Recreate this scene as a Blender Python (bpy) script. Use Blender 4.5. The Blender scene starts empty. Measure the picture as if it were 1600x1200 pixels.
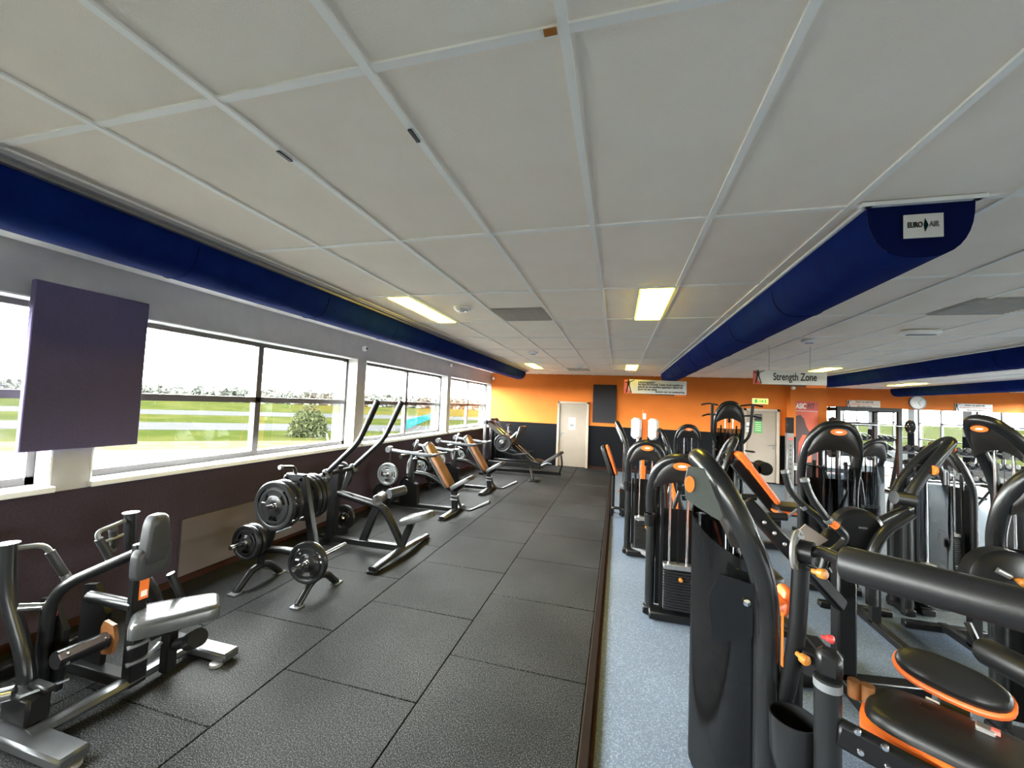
import bpy, math, random
from mathutils import Vector, Matrix
random.seed(7)
SC = bpy.context.scene
COL = SC.collection

# ------------------------------------------------------------------ camera
YAW, PITCH, ROLL, CAM_H = .2633, .0506, .0411, 1.875
cy, sy, cp, sp = math.cos(YAW), math.sin(YAW), math.cos(PITCH), math.sin(PITCH)
fw = Vector((-sy*cp, cy*cp, sp)); rt = Vector((cy, sy, 0)); up = rt.cross(fw)
c_, s_ = math.cos(ROLL), math.sin(ROLL)
R3, U3 = rt*c_ + up*s_, up*c_ - rt*s_
cam_d = bpy.data.cameras.new('camera'); cam = bpy.data.objects.new('camera', cam_d); COL.objects.link(cam)
cam_d.sensor_width = 36; cam_d.lens = 36*619.8/1600; cam_d.clip_start = .05; cam_d.clip_end = 2000
mm = Matrix((R3, U3, -fw)).transposed().to_4x4(); mm.translation = (0, 0, CAM_H)
cam.matrix_world = mm
SC.camera = cam

# ------------------------------------------------------------------ sky, exposure
W = bpy.data.worlds.new('overcast_sky'); SC.world = W; W.use_nodes = True
bgn = W.node_tree.nodes['Background']
bgn.inputs[0].default_value = (1.0, .97, .965, 1)
bgn.inputs[1].default_value = SKY = 17.5
SC.view_settings.view_transform = 'Standard'; SC.view_settings.look = 'None'
SC.view_settings.gamma = 1; SC.view_settings.use_curve_mapping = False
SC.view_settings.exposure = 2.52
SC.cycles.use_denoising = True
SC.cycles.max_bounces = 8; SC.cycles.diffuse_bounces = 5; SC.cycles.glossy_bounces = 4
SC.cycles.transparent_max_bounces = 16; SC.cycles.caustics_reflective = False; SC.cycles.caustics_refractive = False
SC.cycles.sample_clamp_indirect = 6

def portal(loc, rot, sx, sz):
    d = bpy.data.lights.new('window_portal', 'AREA'); d.shape = 'RECTANGLE'; d.size = sx; d.size_y = sz
    d.cycles.is_portal = True
    o = bpy.data.objects.new('window_portal', d); COL.objects.link(o); o.location = loc; o.rotation_euler = rot

# ------------------------------------------------------------------ materials
def mat(name, col, rough=.5, metal=0, col2=None, scale=8, mix=(.4, .6), bump=0, bscale=60, detail=3, spec=.5, coat=0, voro=False):
    m = bpy.data.materials.new(name); m.use_nodes = True
    nt = m.node_tree; N = nt.nodes; L = nt.links; b = N['Principled BSDF']
    b.inputs['Base Color'].default_value = (*col, 1); b.inputs['Roughness'].default_value = rough
    b.inputs['Metallic'].default_value = metal; b.inputs['Specular IOR Level'].default_value = spec
    if coat: b.inputs['Coat Weight'].default_value = coat
    tc = N.new('ShaderNodeTexCoord')
    if col2 is None: col2 = tuple(min(1, c*1.08) for c in col)
    if voro:
        t = N.new('ShaderNodeTexVoronoi'); t.inputs['Scale'].default_value = scale; out = t.outputs['Color']
    else:
        t = N.new('ShaderNodeTexNoise'); t.inputs['Scale'].default_value = scale; t.inputs['Detail'].default_value = detail; out = t.outputs['Fac']
    L.new(tc.outputs['Object'], t.inputs['Vector'])
    r = N.new('ShaderNodeValToRGB'); r.color_ramp.elements[0].position, r.color_ramp.elements[1].position = mix
    r.color_ramp.elements[0].color = (*col, 1); r.color_ramp.elements[1].color = (*col2, 1)
    L.new(out, r.inputs[0]); L.new(r.outputs[0], b.inputs['Base Color'])
    if bump:
        n2 = N.new('ShaderNodeTexNoise'); n2.inputs['Scale'].default_value = bscale; n2.inputs['Detail'].default_value = 2
        L.new(tc.outputs['Object'], n2.inputs['Vector'])
        bp = N.new('ShaderNodeBump'); bp.inputs['Strength'].default_value = bump; bp.inputs['Distance'].default_value = .01
        L.new(n2.outputs['Fac'], bp.inputs['Height']); L.new(bp.outputs[0], b.inputs['Normal'])
    return m

def emis(name, col, s):
    m = bpy.data.materials.new(name); m.use_nodes = True; nt = m.node_tree
    b = nt.nodes['Principled BSDF']; b.inputs['Base Color'].default_value = (*col, 1)
    b.inputs['Emission Color'].default_value = (*col, 1); b.inputs['Emission Strength'].default_value = s
    return m

def glassmat(name, tint, refl=.06, rough=0.0, dark=None):
    m = bpy.data.materials.new(name); m.use_nodes = True; nt = m.node_tree; N = nt.nodes; L = nt.links
    N.remove(N['Principled BSDF']); out = N['Material Output']
    t = N.new('ShaderNodeBsdfTransparent'); t.inputs[0].default_value = (*tint, 1)
    gl = N.new('ShaderNodeBsdfGlossy'); gl.inputs['Roughness'].default_value = rough
    fr = N.new('ShaderNodeLayerWeight'); fr.inputs[0].default_value = .25
    mp = N.new('ShaderNodeMapRange'); mp.inputs['To Min'].default_value = refl; mp.inputs['To Max'].default_value = min(1, refl*6)
    L.new(fr.outputs['Fresnel'], mp.inputs[0])
    mx = N.new('ShaderNodeMixShader'); L.new(mp.outputs[0], mx.inputs[0]); L.new(t.outputs[0], mx.inputs[1]); L.new(gl.outputs[0], mx.inputs[2])
    if dark is not None:
        d = N.new('ShaderNodeBsdfDiffuse'); d.inputs[0].default_value = (*dark[:3], 1)
        m2 = N.new('ShaderNodeMixShader'); m2.inputs[0].default_value = dark[3]
        L.new(mx.outputs[0], m2.inputs[1]); L.new(d.outputs[0], m2.inputs[2]); mx = m2
    L.new(mx.outputs[0], out.inputs[0])
    return m

def floor_mat(name, base, fleck, scale, rough, big, bump):
    m = mat(name, base, rough, col2=fleck, scale=scale, mix=(.48, .74), bump=bump, bscale=scale*1.2, detail=1)
    nt = m.node_tree; N = nt.nodes; L = nt.links; b = N['Principled BSDF']
    g = N.new('ShaderNodeNewGeometry'); n = N.new('ShaderNodeTexNoise'); n.inputs['Scale'].default_value = .95; n.inputs['Detail'].default_value = 4
    L.new(g.outputs['Position'], n.inputs['Vector'])
    src = b.inputs['Base Color'].links[0].from_socket
    hs = N.new('ShaderNodeMixRGB'); hs.blend_type = 'MULTIPLY'; hs.inputs[0].default_value = 1
    rp = N.new('ShaderNodeValToRGB'); rp.color_ramp.elements[0].position = .3; rp.color_ramp.elements[1].position = .7
    rp.color_ramp.elements[0].color = (big, big, big, 1); rp.color_ramp.elements[1].color = (1, 1, 1, 1)
    b.inputs['Specular IOR Level'].default_value = .1
    L.new(n.outputs['Fac'], rp.inputs[0]); L.new(src, hs.inputs[1]); L.new(rp.outputs[0], hs.inputs[2]); L.new(hs.outputs[0], b.inputs['Base Color'])
    for nd in N:                         # world position so that tiles differ
        if nd.type in ('TEX_NOISE',) and nd is not n:
            for l in list(nd.inputs['Vector'].links): L.remove(l)
            L.new(g.outputs['Position'], nd.inputs['Vector'])
    return m

M = {}
M['frame'] = mat('black_powder_coat', (.005, .005, .0055), .36, spec=.22, scale=40)
M['gun'] = mat('charcoal_powder_coat', (.008, .0083, .0092), .28, .1, spec=.35, scale=40)
M['tube'] = mat('dark_grey_satin_tube', (.008, .0085, .009), .27, 0, spec=.35, scale=30)
M['silver'] = mat('silver_grey_paint', (.16, .165, .175), .34, .45, scale=40)
M['chrome'] = mat('chrome', (.75, .75, .76), .12, 1, scale=20)
M['vinyl'] = mat('black_vinyl', (.0065, .0065, .007), .42, spec=.3, bump=.06, bscale=300, scale=30)
M['greyvinyl'] = mat('grey_vinyl', (.035, .036, .039), .36, spec=.35, bump=.05, bscale=250, scale=30)
M['paleseat'] = mat('pale_seat_vinyl', (.042, .0445, .047), .25, bump=.05, bscale=250, scale=30)
M['orange'] = mat('orange_vinyl', (.62, .115, .015), .45, scale=20, bump=.04, bscale=250)
M['tan'] = mat('worn_orange_vinyl', (.15, .058, .016), .45, col2=(.19, .078, .024), scale=6, bump=.04, bscale=250)
M['orangep'] = mat('orange_plastic', (.70, .15, .02), .35, scale=20)
M['amber'] = mat('amber_plastic', (.34, .125, .018), .35, scale=20)
M['red'] = mat('red_paint', (.35, .03, .03), .4, scale=20)
M['plastic'] = mat('black_plastic', (.006, .006, .0065), .3, spec=.25, scale=60, bump=.03, bscale=200)
M['cowl'] = mat('dark_brown_grey_cowl', (.014, .012, .011), .34, spec=.3, scale=60, bump=.03, bscale=250)
M['iron'] = mat('black_cast_iron', (.009, .009, .010), .32, .1, spec=.35, scale=60)
M['ironface'] = mat('grey_hammered_plate', (.13, .14, .145), .35, .3, scale=60)
M['smoke'] = glassmat('smoked_acrylic', (.22, .22, .225), .06, .03, (.012, .012, .013, .3))
M['clearshroud'] = glassmat('clear_acrylic', (.42, .44, .45), .035, .02)
M['glass'] = glassmat('window_glass', (.93, .97, .96), .035)
M['ceil'] = mat('mineral_ceiling_tile', (.93, .83, .70), .9, col2=(.95, .855, .725), scale=3, bump=.25, bscale=220)
M['grid'] = mat('white_grid_paint', (.90, .87, .80), .6, scale=5)
M['wallgrey'] = mat('grey_wall_paint', (.42, .41, .41), .85, scale=4, bump=.08, bscale=120)
M['white'] = mat('white_paint', (.80, .80, .79), .5, scale=5)
M['cream'] = mat('cream_door_paint', (.24, .20, .165), .5, col2=(.255, .212, .175), scale=3)
M['creamtrim'] = mat('cream_frame_paint', (.34, .28, .23), .45, scale=3)
M['wains'] = mat('haze_tinted_wall_carpet', (.047, .034, .046), .95, col2=(.055, .041, .054), spec=.05, scale=60, bump=.25, bscale=220)  # black carpet, with purple lens haze put into its colour
M['brownpanel'] = mat('brown_panel', (.092, .071, .066), .7, scale=4)
M['orangewall'] = mat('orange_wall_paint', (.49, .122, .008), .8, col2=(.52, .132, .010), scale=2, bump=.04, bscale=140)
M['darkwall'] = mat('charcoal_wall_paint', (.005, .0055, .007), .8, spec=.06, scale=2, bump=.05, bscale=140)
M['skirt'] = mat('red_brown_skirting', (.03, .012, .008), .8, spec=.05, scale=4)
M['wframe'] = mat('window_frame_bronze', (.055, .05, .052), .45, .2, scale=20)
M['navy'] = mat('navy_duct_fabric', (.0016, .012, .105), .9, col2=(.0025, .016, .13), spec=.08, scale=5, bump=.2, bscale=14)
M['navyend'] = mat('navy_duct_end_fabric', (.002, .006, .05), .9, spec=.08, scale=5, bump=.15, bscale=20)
M['panel'] = mat('flare_tinted_acoustic_felt', (.095, .080, .145), .95, spec=.05, scale=60, bump=.1, bscale=200)  # dark navy felt; the lighter purple is lens flare in the colour
M['blackpanel'] = mat('black_acoustic_felt', (.014, .013, .017), .95, scale=30, bump=.2, bscale=200)
M['matrub'] = floor_mat('black_rubber_mat', (.007, .0072, .0078), (.115, .118, .124), 150, .62, .42, .22)
M['vinylfloor'] = floor_mat('blue_grey_speckled_vinyl', (.105, .133, .183), (.22, .27, .345), 120, .42, .85, .05)
M['curb'] = mat('brown_edge_strip', (.012, .0075, .0055), .8, spec=.05, scale=8)
M['mirror'] = mat('mirror_glass', (.82, .86, .84), .01, 1, col2=(.83, .87, .85), scale=2)
M['lamp'] = emis('warm_lamp_panel', (1.0, .76, .045), 6.5)
M['exit'] = emis('exit_sign_face', (.80, .85, .16), .2)
M['exitg'] = emis('exit_sign_green', (.02, .35, .06), .12)
M['beige'] = mat('beige_grille', (.40, .37, .32), .6, scale=20)
M['clock'] = mat('clock_face', (.75, .76, .72), .4, scale=4)
M['black'] = mat('black_print', (.01, .01, .01), .6, scale=20)
M['signw'] = mat('white_sign_board', (.62, .62, .60), .5, scale=5)
M['paper'] = mat('white_paper', (.75, .74, .74), .7, scale=5)
M['redprint'] = mat('pink_red_print', (.62, .12, .10), .6, scale=10)
M['greenprint'] = mat('green_print', (.05, .28, .05), .6, scale=10)
M['poster'] = mat('orange_red_poster', (.62, .11, .045), .5, col2=(.55, .085, .05), scale=1.2)
M['posterband'] = mat('dark_red_poster_band', (.45, .06, .05), .5, scale=2)
M['posterfig'] = mat('poster_brown_figure', (.06, .025, .025), .5, scale=2)
M['logogrey'] = mat('logo_dark_grey', (.07, .02, .03), .5, scale=2)
M['crownside'] = mat('grey_green_side_plate', (.05, .056, .052), .3, scale=40)
M['satin'] = mat('satin_dark_metal', (.055, .057, .061), .28, .5, scale=40)
M['alu'] = mat('brushed_aluminium', (.33, .32, .31), .35, .7, scale=40)
M['placard'] = mat('taupe_placard', (.22, .185, .16), .35, scale=6)
M['teal'] = mat('teal_fence_paint', (0.0039, 0.0242, 0.0258), .6, scale=3, spec=0)
M['grass'] = mat('grass', (0.0050, 0.0066, 0.0016), .9, col2=(0.0084, 0.0089, 0.0027), scale=.12, detail=6, spec=0)
M['road'] = mat('pale_asphalt', (0.0109, 0.0110, 0.0113), .8, scale=.3, spec=0)
M['water'] = mat('canal_water', (.04, .045, .05), .12, spec=.8, scale=.2)
M['bank'] = mat('dry_bank_soil', (0.0188, 0.0151, 0.0108), .9, col2=(0.0133, 0.0142, 0.0075), scale=.5, spec=0)
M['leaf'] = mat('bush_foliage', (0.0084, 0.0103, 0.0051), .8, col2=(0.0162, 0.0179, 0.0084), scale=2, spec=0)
M['treefar'] = mat('hazed_far_foliage', (0.0265, 0.0278, 0.0252), .9, col2=(0.0344, 0.0358, 0.0305), scale=.1, spec=0)  # distance haze is painted in as a pale grey-green
M['roofblue'] = mat('pale_roof_sheet', (0.0247, 0.0278, 0.0305), .5, scale=.5, spec=0)

# ------------------------------------------------------------------ mesh helpers
def fillet(pts, r=.05, n=5):
    P = [Vector(p) for p in pts]
    if len(P) < 3 or r <= 0: return P
    out = [P[0]]
    for a, b, c in zip(P, P[1:], P[2:]):
        u, v = (a-b), (c-b); lu, lv = u.length, v.length
        if lu < 1e-6 or lv < 1e-6: continue
        u /= lu; v /= lv; d = min(r, lu*.48, lv*.48)
        p0, p1 = b+u*d, b+v*d
        for i in range(n+1):
            t = i/n; out.append(p0*(1-t)**2 + b*2*t*(1-t) + p1*t*t)
    out.append(P[-1]); return out

class MB:
    def __init__(s): s.v = []; s.f = []
    def add(s, vs, fs):
        k = len(s.v); s.v += [Vector(v) for v in vs]; s.f += [tuple(i+k for i in f) for f in fs]; return s
    def box(s, c, d, rot=None, bev=0):
        x, y, z = d[0]/2, d[1]/2, d[2]/2
        R = Matrix.Rotation(rot[1], 3, rot[0]) if rot else None
        if rot and len(rot) == 4: R = Matrix.Rotation(rot[3], 3, rot[2]) @ R
        c = Vector(c)
        b = min(bev, x*.9, y*.9, z*.9)
        if b <= 0:
            vs = [(i*x, j*y, k*z) for i in (-1, 1) for j in (-1, 1) for k in (-1, 1)]
            fs = [(0, 1, 3, 2), (4, 6, 7, 5), (0, 4, 5, 1), (2, 3, 7, 6), (0, 2, 6, 4), (1, 5, 7, 3)]
        else:
            vs = []; 
            for i in (-1, 1):
                for j in (-1, 1):
                    for k in (-1, 1):
                        vs += [(i*x, j*(y-b), k*(z-b)), (i*(x-b), j*y, k*(z-b)), (i*(x-b), j*(y-b), k*z)]
            def ix(i, j, k, a): return ((i > 0)*4+(j > 0)*2+(k > 0))*3+a
            fs = []
            for q in (-1, 1):
                fs.append([ix(q, -1, -1, 0), ix(q, -1, 1, 0), ix(q, 1, 1, 0), ix(q, 1, -1, 0)])
                fs.append([ix(-1, q, -1, 1), ix(-1, q, 1, 1), ix(1, q, 1, 1), ix(1, q, -1, 1)])
                fs.append([ix(-1, -1, q, 2), ix(-1, 1, q, 2), ix(1, 1, q, 2), ix(1, -1, q, 2)])
                for r in (-1, 1):
                    fs.append([ix(q, r, -1, 0), ix(q, r, 1, 0), ix(q, r, 1, 1), ix(q, r, -1, 1)])
                    fs.append([ix(q, -1, r, 0), ix(q, 1, r, 0), ix(q, 1, r, 2), ix(q, -1, r, 2)])
                    fs.append([ix(-1, q, r, 1), ix(1, q, r, 1), ix(1, q, r, 2), ix(-1, q, r, 2)])
                    for t in (-1, 1): fs.append([ix(q, r, t, 0), ix(q, r, t, 1), ix(q, r, t, 2)])
        vs = [(R @ Vector(v) if R else Vector(v)) + c for v in vs]
        return s.add(vs, fs)
    def tube(s, pts, r, fil=.05, sides=10, cap=True, flat=1.0, n=5, rx=None):
        P = fillet(pts, fil, n); T = []
        for i in range(len(P)):
            a = P[max(i-1, 0)]; b = P[min(i+1, len(P)-1)]; d = (b-a); T.append(d.normalized() if d.length > 1e-9 else Vector((0, 0, 1)))
        ref = Vector(rx) if rx else (Vector((0, 0, 1)) if abs(T[0].z) < .9 else Vector((0, 1, 0)))
        nrm = (ref - T[0]*ref.dot(T[0])).normalized(); vs = []; fs = []
        rr = r if isinstance(r, (list, tuple)) else None
        for i, p in enumerate(P):
            nrm = (nrm - T[i]*nrm.dot(T[i])).normalized(); bi = T[i].cross(nrm)
            q = rr[0]+(rr[1]-rr[0])*i/(len(P)-1) if rr else r
            for k in range(sides):
                a = 2*math.pi*k/sides; vs.append(p + nrm*math.cos(a)*q*flat + bi*math.sin(a)*q)
        for i in range(len(P)-1):
            for k in range(sides):
                k2 = (k+1) % sides; fs.append((i*sides+k, i*sides+k2, (i+1)*sides+k2, (i+1)*sides+k))
        if cap: fs += [tuple(range(sides))[::-1], tuple((len(P)-1)*sides+k for k in range(sides))]
        return s.add(vs, fs)
    def beam(s, a, b, w, h, upv=(0, 0, 1), bev=.006):
        a, b = Vector(a), Vector(b); d = b-a; L = d.length; x = d/L; u = Vector(upv)
        z = (u-x*u.dot(x)); z = z.normalized() if z.length > 1e-6 else Vector((0, 1, 0)); y = z.cross(x)
        t = MB().box((0, 0, 0), (L, w, h), bev=bev); Rm = Matrix((x, y, z)).transposed()
        return s.add([Rm @ v + (a+b)/2 for v in t.v], t.f)
    def lathe(s, prof, c, axis, seg=24, closed=False):
        ax = Vector(axis).normalized(); ref = Vector((0, 0, 1)) if abs(ax.z) < .9 else Vector((1, 0, 0))
        u = (ref-ax*ref.dot(ax)).normalized(); w = ax.cross(u); c = Vector(c); vs = []; fs = []; n = len(prof)
        for k in range(seg):
            a = 2*math.pi*k/seg; d = u*math.cos(a)+w*math.sin(a)
            for r, h in prof: vs.append(c+d*r+ax*h)
        for k in range(seg):
            k2 = (k+1) % seg
            for i in range(n if closed else n-1):
                j = (i+1) % n; fs.append((k*n+i, k2*n+i, k2*n+j, k*n+j))
        return s.add(vs, fs)
    def cyl(s, a, b, r, seg=16, r2=None):
        a, b = Vector(a), Vector(b); L = (b-a).length
        return s.lathe([(0.0001, 0), (r, 0), (r if r2 is None else r2, L), (0.0001, L)], a, b-a, seg)
    def prism(s, poly, o, u, v, t):
        """polygon (2d) in plane o + u,v extruded by vector t"""
        o, u, v, t = Vector(o), Vector(u), Vector(v), Vector(t); n = len(poly)
        vs = [o+u*a+v*b for a, b in poly]; vs += [p+t for p in vs]
        fs = [tuple(range(n))[::-1], tuple(range(n, 2*n))] + [(i, (i+1) % n, n+(i+1) % n, n+i) for i in range(n)]
        return s.add(vs, fs)
    def pad(s, c, u, v, n, lu, lv, th, rad=.5, puff=.35, seg=28, taper=0):
        """upholstered pad: rounded outline lu x lv in u,v, thickness th along n, puffed top"""
        c, u, v, n = Vector(c), Vector(u).normalized(), Vector(v).normalized(), Vector(n).normalized()
        e = 2/max(.15, rad); rings = [(.90, 0), (1, .06), (1, 1-puff), (.955, 1-puff*.45), (.86, 1-puff*.15), (.62, 1-.02), (.3, 1)]
        vs = []; fs = []
        for k, h in rings:
            for i in range(seg):
                a = 2*math.pi*i/seg; ca, sa = math.cos(a), math.sin(a)
                x = math.copysign(abs(ca)**(2/e), ca); y = math.copysign(abs(sa)**(2/e), sa)
                y *= 1-taper*(x+1)/2
                vs.append(c+u*(x*lu/2*k)+v*(y*lv/2*k)+n*(h*th))
        for j in range(len(rings)-1):
            for i in range(seg):
                i2 = (i+1) % seg; fs.append((j*seg+i, j*seg+i2, (j+1)*seg+i2, (j+1)*seg+i))
        fs += [tuple(range(seg))[::-1], tuple((len(rings)-1)*seg+i for i in range(seg))]
        return s.add(vs, fs)
    def mesh(s, name, material, smooth=True):
        me = bpy.data.meshes.new(name); me.from_pydata([tuple(v) for v in s.v], [], s.f); me.update()
        import bmesh
        bm = bmesh.new(); bm.from_mesh(me); bmesh.ops.recalc_face_normals(bm, faces=bm.faces); bm.to_mesh(me); bm.free()
        me.materials.append(material)
        if smooth:
            me.polygons.foreach_set('use_smooth', [True]*len(me.polygons)); me.set_sharp_from_angle(angle=math.radians(38))
        return me

def obj(name, mb, material, parent=None, world=False, smooth=True, kind=None, label=None):
    if isinstance(material, str): material = M[material]
    if world and parent is not None:
        inv = (Matrix.Translation(parent.location) @ parent.rotation_euler.to_matrix().to_4x4()).inverted()
        mb.v = [inv @ v for v in mb.v]
    me = mb if isinstance(mb, bpy.types.Mesh) else mb.mesh(name, material, smooth)
    o = bpy.data.objects.new(name, me); COL.objects.link(o)
    if parent: o.parent = parent
    if kind: o['kind'] = kind
    if label: o['label'] = label
    return o

def tag(o, label, cat, group=None):
    o['label'] = label; o['category'] = cat
    if group: o['group'] = group
    return o
def thing(name, label, cat, loc=(0, 0, 0), rz=0, group=None):
    o = bpy.data.objects.new(name, None); COL.objects.link(o); o.location = loc; o.rotation_euler = (0, 0, rz)
    o.empty_display_size = .1
    return tag(o, label, cat, group)
def struct(name, mb, material, parent=None, smooth=False):
    o = obj(name, mb, material, parent, smooth=smooth)
    o['kind'] = 'structure'; return o
def sempty(name, loc=(0, 0, 0)):
    o = bpy.data.objects.new(name, None); COL.objects.link(o); o.location = loc; o['kind'] = 'structure'; return o
def copy_tree(o, parent=None):
    c = o.copy(); COL.objects.link(c); c.parent = parent
    for ch in list(o.children): copy_tree(ch, c)
    return c
def text(name, body, size, loc, u, v, material, parent=None, bold=.0, align='LEFT', width=None, label=None):
    """flat lettering: u = reading direction, v = up"""
    cu = bpy.data.curves.new('lettering', 'FONT'); cu.body = body; cu.size = size; cu.align_x = align; cu.offset = bold*size; cu.extrude = .001
    t = bpy.data.objects.new('lettering', cu); COL.objects.link(t)
    bpy.context.view_layer.update()
    me = bpy.data.meshes.new_from_object(t.evaluated_get(bpy.context.evaluated_depsgraph_get()))
    COL.objects.unlink(t); bpy.data.objects.remove(t)
    u, v = Vector(u).normalized(), Vector(v).normalized(); n = u.cross(v)
    sx = 1
    if width:
        xs = [p.co.x for p in me.vertices]; sx = width/(max(xs)-min(xs))
    R = Matrix((u*sx, v, n)).transposed().to_4x4(); R.translation = Vector(loc)
    if parent is not None:
        R = (Matrix.Translation(parent.location) @ parent.rotation_euler.to_matrix().to_4x4()).inverted() @ R
    me.transform(R); me.materials.clear(); me.materials.append(M[material])
    o = bpy.data.objects.new(name, me); COL.objects.link(o)
    if parent: o.parent = parent
    if label: o['label'] = label
    return o
X3, Y3, Z3 = Vector((1, 0, 0)), Vector((0, 1, 0)), Vector((0, 0, 1))

# ================================================================== THE SETTING
XL, XR, YB, YF, YF2, XC, ZC = -4.1, 12.2, -9.0, 12.57, 16.0, 5.3, 2.88
struct('floor', MB().box(((XL+XR)/2, (YB+YF2)/2, -.08), (XR-XL+.4, YF2-YB+.4, .1)), 'vinylfloor')

# rubber mat field: every mat is a tile of its own
mats = sempty('floor_mat')
mt_mesh = MB().box((0, 0, -.0135), (.994, .994, .027), bev=.004).mesh('mat_tile', M['matrub'])
half_mesh = MB().box((0, 0, -.0135), (.94, .994, .027), bev=.004).mesh('mat_tile', M['matrub'])
for i, (x, off) in enumerate(((-.66, .343), (-1.66, -.162), (-2.66, .318), (-3.63, .05))):
    y = off-9.5
    while y < 12.1:
        o = obj('mat_tile', half_mesh if i == 3 else mt_mesh, 'matrub', mats); o.location = (x, y+.5, 0); y += 1.0
    # last cut mat against the end wall
    o = obj('mat_tile', half_mesh if i == 3 else mt_mesh, 'matrub', mats); o.location = (x, (y+12.56)/2, 0); o.scale = (1, max(.05, 12.56-y), 1)
struct('trim_1', MB().box((-.128, 1.78, -.012), (.06, 21.5, .035), bev=.008), 'curb')
struct('trim_2', MB().box((-.086, 1.78, -.02), (.02, 21.5, .02), bev=.004), 'skirt')

# ceiling: slab, tiles, runners
ceil = struct('ceiling', MB().box(((XL+XR)/2, (YB+YF2)/2, 2.99), (XR-XL+.4, YF2-YB+.4, .1)), 'grid')
GX, GY, TW, TL = -1.966, .9955, .6, 1.19
tile_m = MB().box((0, 0, .012), (TW-.02, TL-.02, .022), bev=.003).mesh('ceiling_tile', M['ceil'], False)
for i in range(-1, 12):
    for j in range(-3, 10):
        y0 = GY+j*TL; y1 = min(y0+TL, YF-.01)
        o = obj('ceiling_tile', tile_m, 'ceil', ceil); o.location = (GX+(i+.5)*TW, (y0+y1)/2, ZC); o.scale = (1, (y1-y0)/TL, 1)
rest = MB()
for i in range(12, 24):
    for j in range(-8, 13):
        y0 = GY+j*TL; y1 = min(y0+TL, YF2-.01)
        if y1 > y0: rest.box((GX+(i+.5)*TW, (y0+y1)/2, ZC+.012), (TW-.02, y1-y0-.02, .022))
for i in range(-1, 12):
    for j in range(-8, -3): rest.box((GX+(i+.5)*TW, GY+(j+.5)*TL, ZC+.012), (TW-.02, TL-.02, .022))
obj('ceiling_tile_field', rest, 'ceil', ceil, kind='stuff', smooth=False)
rl = MB().box((0, 0, .002), (.028, 1, .022)).mesh('ceiling_runner', M['grid'], False)
for i in range(-1, 25):
    o = obj('ceiling_runner', rl, 'grid', ceil); y1 = YF if GX+i*TW < XC else YF2
    o.location = (GX+i*TW, (YB+y1)/2, ZC); o.scale = (1, y1-YB, 1)
rc = MB().box((0, 0, .003), (1, .028, .02)).mesh('ceiling_runner', M['grid'], False)
for j in range(-8, 13):
    y = GY+j*TL; x0 = -2.57 if y < YF else XC
    o = obj('ceiling_runner', rc, 'grid', ceil); o.location = ((x0+XR)/2, y, ZC); o.scale = (XR-x0, 1, 1)
obj('ceiling_margin', MB().box(((XL-2.57)/2, (YB+YF)/2, ZC+.02), (-2.57-XL, YF-YB, .04)), 'white', ceil, smooth=False)
for k, (x, z, w, h) in enumerate(((-2.585, 2.868, .035, .03), (-2.63, 2.858, .05, .05))):
    struct('trim_%d' % (3+k), MB().box((x, (YB+11.35)/2, z), (w, 11.35-YB, h)), 'wallgrey' if k == 0 else 'alu')

# left wall with four window bays
WZ0, WZ1, RV = 1.12, 2.51, .20
wins = [(-8.26, -4.98), (-4.76, -1.48), (-1.26, 2.02), (2.25, 5.545), (5.765, 9.075), (9.265, 12.57)]
wl = MB().box((XL-.12, (YB+YF)/2, .5), (.24, YF-YB, 1.16)).box((XL-.12, (YB+YF)/2, 2.73), (.24, YF-YB, .44))
edges = [YB]+[e for w in wins for e in w]+[YF+.1]
for a, b in zip(edges[::2], edges[1::2]): 
    if b-a > .02: wl.box((XL-.12, (a+b)/2, 1.8), (.24, b-a, 1.44))
struct('wall_left', wl, 'wallgrey')
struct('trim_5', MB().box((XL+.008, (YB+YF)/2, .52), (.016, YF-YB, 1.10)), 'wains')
struct('baseboard_left', MB().box((XL+.02, (YB+YF)/2, .03), (.025, YF-YB, .06)), 'skirt')
for k, (a, b) in enumerate(wins):
    w = sempty('window_%d' % (k+1), (XL-.2, (a+b)/2, WZ0))
    def P(n, mb, m, par=w, **kw): return obj(n, mb, m, par, world=True, smooth=False, **kw)
    fx = XL-.2; fwid = .055
    for n_, c, d in (('frame_rail', (fx, (a+b)/2, WZ0+.03), (.07, b-a, .06)), ('frame_rail', (fx, (a+b)/2, WZ1-.03), (.07, b-a, .06)),
                  ('frame_stile', (fx, a+.03, (WZ0+WZ1)/2), (.07, .06, WZ1-WZ0)), ('frame_stile', (fx, b-.03, (WZ0+WZ1)/2), (.07, .06, WZ1-WZ0)),
                  ('mullion', (fx, (a+b)/2, (WZ0+WZ1)/2), (.075, .075, WZ1-WZ0)), ('transom', (fx, (a+b)/2, 1.80), (.075, b-a, .065))):
        P(n_, MB().box(c, d), 'wframe')
    for (y0, y1) in ((a+.06, (a+b)/2-.037), ((a+b)/2+.037, b-.06)):
        for (z0, z1) in ((WZ0+.06, 1.7675), (1.8325, WZ1-.06)):
            P('pane', MB().box((fx, (y0+y1)/2, (z0+z1)/2), (.012, y1-y0, z1-z0)), 'glass')
    P('sill', MB().box((XL-.065, (a+b)/2, WZ0-.022), (.24, b-a+.02, .045), bev=.006), 'white')
    P('reveal', MB().box((XL-.08, a+.006, (WZ0+WZ1)/2), (.17, .012, WZ1-WZ0)).box((XL-.08, b-.006, (WZ0+WZ1)/2), (.17, .012, WZ1-WZ0)).box((XL-.08, (a+b)/2, WZ1-.006), (.17, b-a, .012)), 'white')
    portal((XL-.28, (a+b)/2, (WZ0+WZ1)/2), (0, -math.pi/2, 0), WZ1-WZ0, b-a)
pr = struct('trim_6', MB().box((XL+.03, 3.98, .345), (.028, 2.02, .55), bev=.004), 'brownpanel')

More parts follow.
